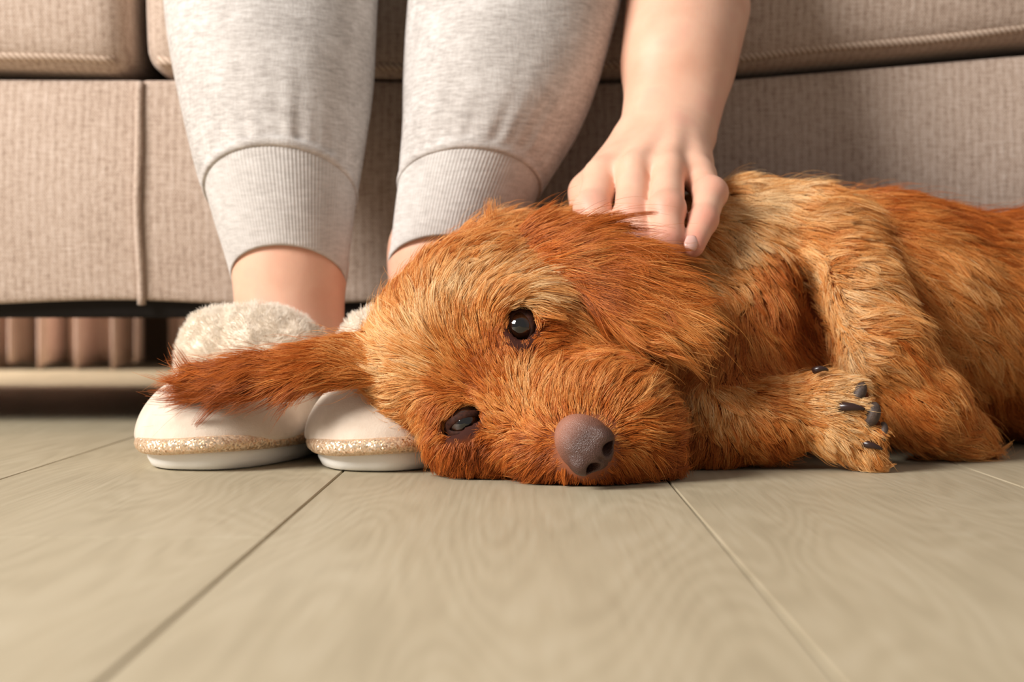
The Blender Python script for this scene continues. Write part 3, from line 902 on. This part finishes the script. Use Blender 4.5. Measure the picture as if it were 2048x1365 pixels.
TUFT = hit(984, 458)
EYES = []
for (px, py, ang, ha, hb, depth) in ((1041, 655, math.radians(97), 0.0092, 0.0060, 0.0120), (931, 849, math.radians(20), 0.0098, 0.0031, 0.0130)):
    s = hit(px, py); view = nrm(s - CAMP)
    c = s + view * depth
    rt = np.array([1., 0, 0]); up0 = nrm(np.cross(rt, view)); rt = np.cross(view, up0); ul = rt * math.cos(ang) + up0 * math.sin(ang)
    fd.sub(Cone(c - view * 0.004 + ul * 0.0045, c - view * 0.004 - ul * 0.0045, 0.0100, 0.0100), 0.003)
    EYES.append((c, view, ang, ha, hb, s))
DV, DF = fd.mesh(); DV = smooth_mesh(DV, DF, 2)
DN = vert_normals(DV, DF)
def regdist(key, p):
    d = np.full(len(p), 9.0)
    for pr, k in REG[key]: d = np.minimum(d, pr(p))
    return d
KEYS = ['head', 'earA', 'earB', 'trunk', 'legA', 'legB']
RD = np.stack([regdist(k, DV) - (0.0015 if k.startswith('ear') else 0) for k in KEYS], 1)
VREG = RD.argmin(1)

# distances used for bare skin
def eye_dist(p):
    r = np.full(len(p), 9.0)
    for (c, view, ang, ha, hb, s) in EYES:
        right = np.array([1., 0, 0]); up = nrm(np.cross(right, view)); right = np.cross(view, up)
        u = right * math.cos(ang) + up * math.sin(ang); v = np.cross(view, u)
        q = p - s + up * (0.0022 if hb < 0.005 else 0.0)
        dd = np.sqrt(((q @ u) / (ha + 0.0004)) ** 2 + ((q @ v) / (hb + 0.0008)) ** 2 + ((q @ view) / 0.02) ** 2)
        r = np.minimum(r, dd)
    return r
def bare(p):
    """0 = full coat, 1 = no hair"""
    e = eye_dist(p); b = np.clip((1.10 - e) / 0.2, 0, 1)
    # dark inner corner below the upper eye
    s = EYES[0][5]; q = p - (s + np.array([0.0022, 0, -0.0165])); b = np.maximum(b, np.clip(1.6 - np.sqrt((q[:, 0] / 0.0036) ** 2 + (q[:, 2] / 0.0050) ** 2 + (q[:, 1] / 0.02) ** 2), 0, 0.55))
    q = (p - NOSE) @ AXN.T
    dn = np.sqrt((q[:, 0] / 0.0152) ** 2 + (q[:, 1] / 0.0145) ** 2 + (q[:, 2] / 0.0135) ** 2)
    b = np.maximum(b, np.clip((1.22 - dn) / 0.2, 0, 1))
    return b
VB = bare(DV)
skin = np.tile(np.array(lin(100, 46, 16)), (len(DV), 1))
ed = np.clip((2.2 - eye_dist(DV)) / 0.9, 0, 1)[:, None]; skin = skin * (1 - ed) + np.array(lin(62, 33, 26)) * ed
qn = np.linalg.norm(DV - NOSE, axis=1); nd_ = np.clip((0.028 - qn) / 0.010, 0, 1)[:, None]; skin = skin * (1 - nd_) + np.array(lin(150, 92, 66)) * nd_
M_HIDE = NB('dog_hide'); _a = M_HIDE.n('ShaderNodeAttribute', attribute_name='tint')
M_HIDE.b(Base_Color=_a.outputs['Color'], Roughness=0.8, Specular_IOR_Level=0.1); M_HIDE = M_HIDE.m
dbody = mesh_np('body', DV, DF, M_HIDE)
at = dbody.data.attributes.new('tint', 'FLOAT_COLOR', 'POINT')
at.data.foreach_set('color', np.concatenate([skin, np.ones((len(DV), 1))], 1).astype(np.float32).ravel())
settle(dbody, dog)

# ---- nose
fn = Field(NOSE - 0.03, NOSE + 0.03, 0.0007)
fn.add(Ell(NOSE, (0.0152, 0.0140, 0.0118), AXN), 0.004)
fn.add(Ell(NOSE - Fn * 0.007 + Un * 0.004, (0.0118, 0.014, 0.0095), AXN), 0.008)
fn.add(Ell(NOSE + Fn * 0.008 - Un * 0.003, (0.0100, 0.0080, 0.0095), AXN), 0.005)
for s in (-1, 1):
    fn.add(Ell(NOSE + Fn * 0.0075 + Ln * s * 0.0100 + Un * 0.0010, (0.0058, 0.0070, 0.0075), AXN), 0.003)
    n1 = NOSE + Fn * 0.0152 + Ln * s * 0.0070 - Un * 0.0022
    n2 = NOSE + Fn * 0.0118 + Ln * s * 0.0138 - Un * 0.0055
    fn.sub(Cone(n1, n1 - Fn * 0.020 + Ln * s * 0.002, 0.0044, 0.0034), 0.0014)
    fn.sub(Cone(n1 - Un * 0.0012, n2, 0.0026, 0.0012), 0.0012)
groove = []
for a_ in np.radians(np.linspace(-4, 80, 22)):
    d_ = Fn * math.cos(a_) - Un * math.sin(a_)
    pr_ = NOSE + d_ * np.arange(0.004, 0.028, 0.0003)[:, None]
    fv_ = fn.f[tuple(np.clip(np.round((pr_ - fn.lo) / fn.h).astype(int), 0, fn.n - 1).T)]
    groove.append(pr_[int(np.argmax(fv_ > 0))])
for g0, g1 in zip(groove[:-1], groove[1:]): fn.sub(Cone(g0, g1, 0.0009, 0.0009), 0.0006)
V, F = fn.mesh(); V = smooth_mesh(V, F, 1)
def m_nose():
    m = NB('dog_nose_leather'); v = m.coord()
    vo = m.n('ShaderNodeTexVoronoi', {'Scale': 1500.0}); m.set(vo.inputs['Vector'], v)
    n = m.noise(v, 110.0, 3)
    at_ = m.n('ShaderNodeAttribute', attribute_name='tint')
    col = m.mix(m.math('MULTIPLY', n, 0.5), at_.outputs['Color'], lin(92, 62, 52))
    m.b(Base_Color=col, Roughness=0.4, Normal=m.bump(m.math('ADD', m.math('MULTIPLY', vo.outputs[0], 1.4), n), 0.5, 0.0006)); return m.m
nose = mesh_np('nose', V, F, m_nose()); settle(nose, dog); nose['label'] = 'dark leathery nose'
q = (V - NOSE) @ Fn; t = np.clip((q + 0.009) / 0.015, 0, 1)[:, None]
nc = np.array(lin(172, 118, 98)) * (1 - t) + np.array(lin(80, 53, 44)) * t
at = nose.data.attributes.new('tint', 'FLOAT_COLOR', 'POINT'); at.data.foreach_set('color', np.concatenate([nc, np.ones((len(V), 1))], 1).astype(np.float32).ravel())

# ---- eyes
def m_eye():
    m = NB('dog_eye'); at_ = m.n('ShaderNodeAttribute', attribute_name='tint')
    m.b(Base_Color=at_.outputs['Color'], Roughness=0.06); m.bs.inputs['Coat Weight'].default_value = 1.0; m.bs.inputs['Coat Roughness'].default_value = 0.02
    return m.m
M_EYE = m_eye(); M_LID = NB('dog_eyelid'); _v = M_LID.coord()
M_LID.b(Base_Color=M_LID.ramp(M_LID.noise(_v, 420, 3), [(0.3, lin(38, 17, 10)), (0.7, lin(70, 37, 24))]), Roughness=0.75, Specular_IOR_Level=0.2, Normal=M_LID.bump(M_LID.noise(_v, 1100, 3), 0.25, 0.0005)); M_LID = M_LID.m
for (c, view, ang, ha, hb, s) in EYES:
    R = 0.0115; nu, nv_ = 28, 20; V, F = [], []
    right = np.array([1., 0, 0]); up = nrm(np.cross(right, view)); right = nrm(np.cross(view, up))
    gaze = nrm(-view + 0.10 * up - 0.05 * right); g1 = nrm(np.cross(gaze, up)); g2 = np.cross(g1, gaze)
    cols = []
    for j in range(nv_ + 1):
        th = math.pi * j / nv_
        for i in range(nu):
            a = 2 * math.pi * i / nu
            rr = R * (1 + 0.06 * math.exp(-(th / 0.5) ** 2))
            V.append(c + rr * (math.cos(th) * gaze + math.sin(th) * (math.cos(a) * g1 + math.sin(a) * g2)))
            cols.append(lin(8, 5, 4) if th < 0.36 else (lin(46, 24, 13) if th < 0.70 else lin(18, 11, 9)))
    for j in range(nv_):
        for i in range(nu):
            F.append((j * nu + i, j * nu + (i + 1) % nu, (j + 1) * nu + (i + 1) % nu, (j + 1) * nu + i))
    eye = mesh_np('eye', V, F, M_EYE); settle(eye, dog); eye['label'] = 'dark brown glossy eye'
    at = eye.data.attributes.new('tint', 'FLOAT_COLOR', 'POINT'); at.data.foreach_set('color', np.array([(*k, 1) for k in cols], np.float32).ravel())
    u = right * math.cos(ang) + up * math.sin(ang); v = nrm(np.cross(view, u))
    rings = []
    for (q_, rr_) in ((0.0, 0.985), (0.0, 1.01), (0.05, 1.024), (0.22, 1.03), (0.5, 1.02), (0.75, 0.98), (1.0, 0.93)):
        ring = []
        for i in range(48):
            t = 2 * math.pi * i / 48
            x, y = ha * math.cos(t), hb * math.copysign(abs(math.sin(t)) ** 1.35, math.sin(t))
            ox, oy = 0.0152 * math.cos(t), (hb + 0.0042) * math.sin(t)
            lx_, ly_ = x + (ox - x) * q_, y + (oy - y) * q_
            r2 = lx_ * lx_ + ly_ * ly_; RR = R * rr_ * (1.0 + 0.18 * q_)
            dep = math.sqrt(max(RR * RR - min(r2, RR * RR), 0))
            ring.append(c + u * lx_ + v * ly_ - view * dep)
        rings.append(np.array(ring))
    lid = mesh_np('eyelid', *loft(rings, cap=False), M_LID); lid.parent = eye; lid.matrix_parent_inverse = Matrix.Identity(4)

# ---- claws and pads
M_CLAW = m_plain('dog_claw', lin(52, 32, 28), 0.25); M_PAD = NB('dog_pad'); _v = M_PAD.coord()
M_PAD.b(Base_Color=M_PAD.ramp(M_PAD.noise(_v, 300, 3), [(0.3, lin(58, 46, 40)), (0.7, lin(88, 70, 60))]), Roughness=0.6, Normal=M_PAD.bump(M_PAD.noise(_v, 900, 2), 0.4, 0.0006)); M_PAD = M_PAD.m
def claw(a, m_, b, r):
    a, m_, b = map(np.array, (a, m_, b)); t = np.linspace(0, 1, 9)[:, None]
    path = a * (1 - t) ** 2 + 2 * m_ * t * (1 - t) + b * t ** 2
    o = mesh_np('claw', *tube(path, r * (1 - 0.72 * t[:, 0] ** 1.5), 10), M_CLAW); settle(o, dog); return o
claw(P(1676, 815, 0.8745), P(1705, 812, 0.867), P(1729, 819, 0.869), 0.0034)
claw(P(1728, 888, 0.8745), P(1746, 890, 0.869), P(1764, 899, 0.871), 0.0028)
claw(P(1628, 742, 0.884), P(1645, 734, 0.879), P(1656, 741, 0.882), 0.0024)
PADS = []
def pad(c, r, axes=None):
    PADS.append((np.array(c), max(r) * 0.75))
    f_ = Field(np.array(c) - 0.02, np.array(c) + 0.02, 0.001); f_.add(Ell(c, r, axes), 0.002)
    V, F = f_.mesh(); o = mesh_np('paw_pad', V, F, M_PAD); settle(o, dog); return o
rot = lambda a: np.array([[math.cos(a), 0, math.sin(a)], [0, 1, 0], [-math.sin(a), 0, math.cos(a)]])
pad(P(1742, 831, 0.8765), (0.0054, 0.0075, 0.0088), rot(-0.35)); pad(P(1764, 866, 0.878), (0.0036, 0.0065, 0.0070), rot(-0.15)); pad(P(1716, 788, 0.880), (0.0045, 0.007, 0.0080), rot(-0.5))

# ---- coat: guide hairs read off the animal: px, py, dx, dy, length mm, lift deg, tone
G = """
1000 715 -.2 -1 9 25 .36 | 960 650 .05 -1 15 25 .68 | 900 600 .15 -1 18 30 .84 | 960 560 .7 -.7 20 30 .8 | 1040 580 1 -.1 24 24 .9 | 1090 590 1 .3 24 24 .88
1150 640 .9 .5 18 25 .62 | 880 510 .5 -.7 16 35 .62 | 950 470 .9 -.35 18 35 .6 | 850 660 -.3 -1 18 32 .82 | 800 600 -.3 -1 16 35 .64 | 780 680 -.8 -.6 18 35 .74
745 640 -.8 -.6 20 45 .6 | 850 750 -.8 -.5 17 30 .78 | 760 740 -1 -.1 18 28 .74 | 780 800 -.8 .5 18 25 .74 | 850 830 -.5 .8 16 25 .7 | 900 760 -.8 -.3 13 25 .5
930 700 -.5 -.8 14 25 .58 | 985 800 -.5 -.5 9 25 .45 | 880 850 -.5 .8 14 22 .6 | 870 905 -.35 .9 12 18 .4 | 950 900 -.2 1 10 18 .28 | 960 790 -.6 -.1 8 25 .3 | 1000 770 -.4 -.6 8 25 .42
900 812 -.2 .9 13 30 .45 | 925 825 .1 1 10 35 .5 | 950 745 -.6 -.6 10 25 .34 | 1030 930 -.5 .8 12 20 .42
1010 690 -.4 -.8 7 20 .26 | 1003 645 .4 -.9 11 25 .5 | 1018 614 .95 -.3 18 35 .72 | 1045 604 1 .1 22 35 .82 | 1078 612 .95 .45 20 32 .68 | 1080 650 1 .1 7 18 .34 | 1110 690 1 .15 10 18 .42 | 1120 730 1 .25 12 20 .48
1160 690 1 .3 13 22 .5 | 1200 660 1 .5 14 25 .45 | 1190 720 1 .25 15 25 .48 | 1240 740 1 .3 16 25 .48 | 1040 760 .3 -1 13 30 .72 | 1090 770 .55 -.9 15 30 .66
1060 830 -.2 -.8 8 28 .62 | 1020 850 -.8 -.2 9 28 .56 | 1030 900 -.8 .4 13 25 .55 | 1080 940 -.3 .9 16 18 .46 | 1150 955 .1 1 14 12 .42 | 1240 945 .4 .8 16 18 .36
1300 900 1 .2 17 28 .42 | 1310 850 1 -.1 17 30 .5 | 1270 800 .75 -.7 18 32 .58 | 1200 790 .45 -.95 18 32 .62 | 1140 800 .2 -1 13 30 .64 | 1260 870 1 .05 13 30 .46 | 1310 940 .7 .5 15 20 .3
1050 460 1 -.25 26 25 .55 | 1000 455 .5 -.8 22 45 .68 | 985 430 .05 -1 26 60 .78 | 1100 430 1 -.05 28 18 .5 | 1150 450 1 .15 32 15 .5 | 1200 500 1 .45 34 15 .52 | 1250 480 1 .5 34 14 .48
1250 560 .95 .6 34 15 .56 | 1300 560 .9 .65 34 15 .55 | 1330 620 .85 .6 30 14 .68 | 1360 660 .8 .55 26 14 .7 | 1290 655 .9 .5 22 14 .62 | 1180 550 1 .4 28 18 .55 | 1120 520 1 .1 28 20 .58
720 700 -1 .05 18 25 .7 | 690 720 -1 .1 22 22 .68 | 640 730 -1 .15 28 18 .62 | 580 740 -1 .12 34 14 .5 | 500 750 -1 .16 36 12 .45 | 430 760 -1 .12 36 12 .5 | 640 775 -.5 .9 32 25 .5 | 560 770 -.8 .5 34 20 .38 | 700 770 -.9 .3 22 22 .62
1400 540 1 .35 20 25 .75 | 1450 560 .8 .7 22 25 .72 | 1470 470 .2 .9 22 25 .85 | 1500 420 .8 .5 24 28 .95 | 1560 450 .7 .7 22 25 .8 | 1520 600 .1 1 18 20 .5 | 1560 540 .2 1 16 25 .5
1580 650 .2 1 14 20 .42 | 1450 680 -.3 1 18 20 .55 | 1400 760 -.1 1 16 20 .62 | 1440 830 -.1 1 16 18 .78 | 1500 740 .4 .9 16 20 .58 | 1390 880 -.2 1 18 18 .5 | 1440 900 .1 1 16 18 .5
1640 430 .9 .4 24 25 .72 | 1720 450 1 .4 26 25 .7 | 1800 430 1 .3 26 22 .55 | 1900 430 1 .2 26 20 .42 | 2020 430 1 .2 26 20 .38 | 1850 520 1 .55 26 22 .7 | 1950 560 .9 .6 26 22 .68 | 1880 640 .8 .75 26 22 .68
1980 680 .7 .8 26 22 .68 | 1930 740 .6 .9 24 20 .6 | 2020 800 .5 1 24 18 .45 | 1840 600 .7 .8 24 22 .6 | 2030 560 .9 .5 26 22 .6 | 1990 860 .4 1 22 15 .3
1660 540 .8 .4 16 30 .72 | 1690 600 1 .2 16 30 .85 | 1740 640 1 .35 18 30 .75 | 1790 600 .5 .9 22 30 .62 | 1720 700 1 .35 16 28 .8 | 1800 700 .8 .7 20 26 .58 | 1770 780 .9 .5 16 22 .6
1840 800 .75 .7 18 24 .62 | 1900 860 .85 .6 18 22 .66 | 1950 895 .9 .4 18 18 .66 | 1830 880 .7 .8 16 18 .5 | 1650 690 .8 .5 12 25 .6
1450 850 .5 .85 14 22 .6 | 1500 860 .6 .7 13 25 .62 | 1540 800 .8 .3 13 28 .62 | 1600 780 1 .1 12 28 .75 | 1580 860 .7 .7 13 25 .62 | 1640 800 1 .2 11 25 .9 | 1650 850 .85 .55 12 25 .82
1690 780 1 .25 9 25 .92 | 1700 830 .95 .35 9 22 .85 | 1690 890 .7 .75 12 24 .78 | 1730 915 .7 .75 13 24 .75 | 1550 890 .3 1 12 20 .45
"""
gl = []
for tok in G.replace('\n', '|').split('|'):
    if tok.strip(): gl.append([float(x) for x in tok.split()])
bvh = BVHTree.FromPolygons([tuple(v) for v in DV], [tuple(f) for f in DF.tolist()])
camr = np.array([1., 0, 0]); camu = np.array([0, math.sin(PITCH), math.cos(PITCH)])
GP, GD, GL_, GLift, GT, GR = [], [], [], [], [], []
for (px, py, dx, dy, ln, lf, tn) in gl:
    loc, no, fi, dist = bvh.ray_cast(Vector(CAMP), Vector(nrm(P(px, py, 1.0) - CAMP)))
    if loc is None:
        continue
    GP.append(loc); GD.append(nrm(camr * dx - camu * dy)); GL_.append(ln / 1000); GLift.append(math.radians(lf)); GT.append(tn); GR.append(VREG[DF[fi][0]])
GP, GD, GL_, GLift, GT, GR = map(np.array, (GP, GD, GL_, GLift, GT, GR))
print('guides', len(GP), 'of', len(gl), 'verts', len(DV))

def guide_field(p, reg):
    n = len(p); D = np.zeros((n, 3)); Ls = np.zeros(n); Lf = np.zeros(n); T = np.zeros(n)
    for a in range(0, n, 40000):
        q = p[a:a + 40000]
        d2 = ((q[:, None, :] - GP[None]) ** 2).sum(-1)
        same = reg[a:a + 40000, None] == GR[None]
        wgt = np.where(same, 1.0, 0.02) / (d2 + 0.006 ** 2) ** 1.6
        wgt /= wgt.sum(1, keepdims=True)
        D[a:a + 40000] = wgt @ GD; Ls[a:a + 40000] = wgt @ GL_; Lf[a:a + 40000] = wgt @ GLift; T[a:a + 40000] = wgt @ GT
    return D, Ls, Lf, T

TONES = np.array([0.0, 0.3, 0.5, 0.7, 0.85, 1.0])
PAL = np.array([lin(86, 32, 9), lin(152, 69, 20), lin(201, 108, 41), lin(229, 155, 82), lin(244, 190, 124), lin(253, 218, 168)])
def coat(count):
    face = (DN * nrm(CAMP - DV)).sum(1)
    dens = np.where(face > -0.25, 1.0, 0.12)
    pxx = DV[:, 0] / np.maximum(DV[:, 1], 0.1) * FPX + 1024
    dens = dens * np.where((pxx > 2120), 0.12, 1.0)
    dens = dens * np.where(DV[:, 1] < 0.93, 1.35, 1.0)
    dens = dens * np.array([1.2, 1.25, 1.3, 0.75, 1.2, 1.0])[VREG]
    dens = dens * np.clip(1 - 1.3 * VB, 0, 1) * np.where(DV[:, 2] < 0.0025, 0.05, 1.0)
    tri, wt = sample_surface(DV, DF, count, dens)
    p = (DV[tri] * wt[..., None]).sum(1); n_ = nrm((DN[tri] * wt[..., None]).sum(1))
    reg = VREG[tri[:, 0]]; bb = (VB[tri] * wt).sum(1)
    D, Ls, Lf, T = guide_field(p, reg)
    # the muzzle whorls out from the nose
    rn = p - NOSE; dn = np.linalg.norm(rn, axis=1); wr_ = np.where(reg == 0, 1.6 * np.exp(-(dn / 0.042) ** 2), 0)[:, None]
    D = nrm(D) + wr_ * nrm(rn)
    # gentle waviness of the flow, coarse and fine
    jit = np.stack([vnoise(p, 55, s) for s in (31, 32, 33)], 1) * 0.33 + np.stack([vnoise(p, 170, s) for s in (34, 35, 36)], 1) * 0.30
    D = nrm(D) + jit + 0.13 * RNG.normal(size=p.shape)
    tuft = np.exp(-(np.linalg.norm(p - TUFT, axis=1) / 0.0062) ** 2)
    D = D * (1 - tuft[:, None]) + np.array([0.0, -0.1, 1.0]) * tuft[:, None]
    t_ = nrm(D - n_ * (D * n_).sum(1, keepdims=True))
    nearnose = np.clip((dn - 0.012) / 0.020, 0.25, 1)
    ed_ = eye_dist(p); neareye = np.clip((ed_ - 0.7) / 1.2, 0.35, 1)
    ln = Ls * nearnose * neareye * (0.62 + 0.55 * RNG.random(len(p))) * (1 + 0.25 * vnoise(p, 40, 5))
    ln = ln * np.where(reg == 1, 1.0, np.clip((Cone(*POCKET, 0.0115, 0.0105)(p) + 0.001) / 0.010, 0.25, 1))
    under = RNG.random(len(p)) < 0.30
    ln = np.where(under, ln * 0.6, ln)
    guard = (RNG.random(len(p)) < 0.10) & ~under
    ln = np.where(guard, ln * 1.35, ln)
    lift = np.clip(Lf * (0.75 + 0.5 * RNG.random(len(p))) + 0.12 * vnoise(p, 90, 8), 0.05, 1.3)
    stray = RNG.random(len(p)) < 0.028
    lift = np.where(stray, lift + 0.45, lift); ln = np.where(stray, ln * 1.25, ln)
    K_ = 7; s = np.linspace(0, 1, K_)
    b_ = np.cross(n_, t_)
    cur = 0.35 * vnoise(p, 120, 9) + 0.18 * RNG.normal(size=len(p))
    pts = np.zeros((len(p), K_, 3)); pts[:, 0] = p - n_ * 0.0006
    for k in range(1, K_):
        f = (k - 0.5) / (K_ - 1)
        ang = lift * (1 - 1.25 * f)
        lat = cur * f
        d = t_ * (np.cos(ang) * np.cos(lat))[:, None] + n_ * np.sin(ang)[:, None] + b_ * (np.cos(ang) * np.sin(lat))[:, None]
        pts[:, k] = pts[:, k - 1] + d * (ln / (K_ - 1))[:, None]
    # locks: hairs gather towards a neighbour
    step = 20; par = np.arange(0, len(p), step)
    owner = np.zeros(len(p), int)
    for r in range(len(KEYS)):
        pi = par[reg[par] == r]
        ii = np.nonzero(reg == r)[0]
        if len(pi) == 0 or len(ii) == 0: owner[ii] = ii; continue
        kd = KDTree(len(pi))
        for j, q in enumerate(pi): kd.insert(p[q], j)
        kd.balance()
        owner[ii] = [pi[kd.find(p[q])[1]] for q in ii]
    cl = (0.68 + 0.25 * vnoise(p[owner], 300, 14)) * np.where(stray, 0.1, 1.0)
    off = p - p[owner]
    prof = (s ** 1.3)[None, :, None]
    targ = pts[owner] + off[:, None, :] * 0.12
    scale_own = pts
    pts = scale_own * (1 - cl[:, None, None] * prof) + targ * cl[:, None, None] * prof
    tm = tuft > 0.45
    td = nrm(np.array([-0.05, -0.12, 1.0]) + 0.10 * RNG.normal(size=(tm.sum(), 3)))
    tl = 0.021 * (0.55 + 0.5 * RNG.random(tm.sum()))
    pts[tm] = p[tm][:, None, :] + td[:, None, :] * tl[:, None, None] * s[None, :, None] + (TUFT - p[tm])[:, None, :] * 0.45 * (s ** 1.5)[None, :, None]
    pts[..., 2] = np.maximum(pts[..., 2], 0.0008)
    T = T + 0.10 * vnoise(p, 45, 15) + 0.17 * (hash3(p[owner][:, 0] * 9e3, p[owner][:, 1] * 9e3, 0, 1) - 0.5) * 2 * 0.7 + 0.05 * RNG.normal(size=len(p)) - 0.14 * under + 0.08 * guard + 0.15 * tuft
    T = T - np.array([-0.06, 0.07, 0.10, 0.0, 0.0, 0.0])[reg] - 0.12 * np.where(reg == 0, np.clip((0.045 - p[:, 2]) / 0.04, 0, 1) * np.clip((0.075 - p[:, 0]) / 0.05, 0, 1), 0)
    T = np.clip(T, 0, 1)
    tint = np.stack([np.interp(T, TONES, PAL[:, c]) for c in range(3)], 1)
    r0 = 0.00013 * np.where(stray, 0.7, 1.0) * (0.8 + 0.4 * RNG.random(len(p)))
    rad = r0[:, None] * np.interp(s, [0, 0.5, 1], [1, 0.85, 0.28])[None]
    ok = np.ones(len(p), bool)
    for ch in chainz.values():
        for i in range(len(ch) - 1):
            ok &= ~(Cone(ch[i][0], ch[i + 1][0], ch[i][1] + 0.0004, ch[i + 1][1] + 0.0004)(pts) < 0).any(1)
    for c_, r_ in PADS:
        ok &= np.linalg.norm(p - c_, axis=1) > r_
    return pts[ok], rad[ok], tint[ok], reg[ok]
M_FUR = m_fur('dog_fur', True, 0.36)
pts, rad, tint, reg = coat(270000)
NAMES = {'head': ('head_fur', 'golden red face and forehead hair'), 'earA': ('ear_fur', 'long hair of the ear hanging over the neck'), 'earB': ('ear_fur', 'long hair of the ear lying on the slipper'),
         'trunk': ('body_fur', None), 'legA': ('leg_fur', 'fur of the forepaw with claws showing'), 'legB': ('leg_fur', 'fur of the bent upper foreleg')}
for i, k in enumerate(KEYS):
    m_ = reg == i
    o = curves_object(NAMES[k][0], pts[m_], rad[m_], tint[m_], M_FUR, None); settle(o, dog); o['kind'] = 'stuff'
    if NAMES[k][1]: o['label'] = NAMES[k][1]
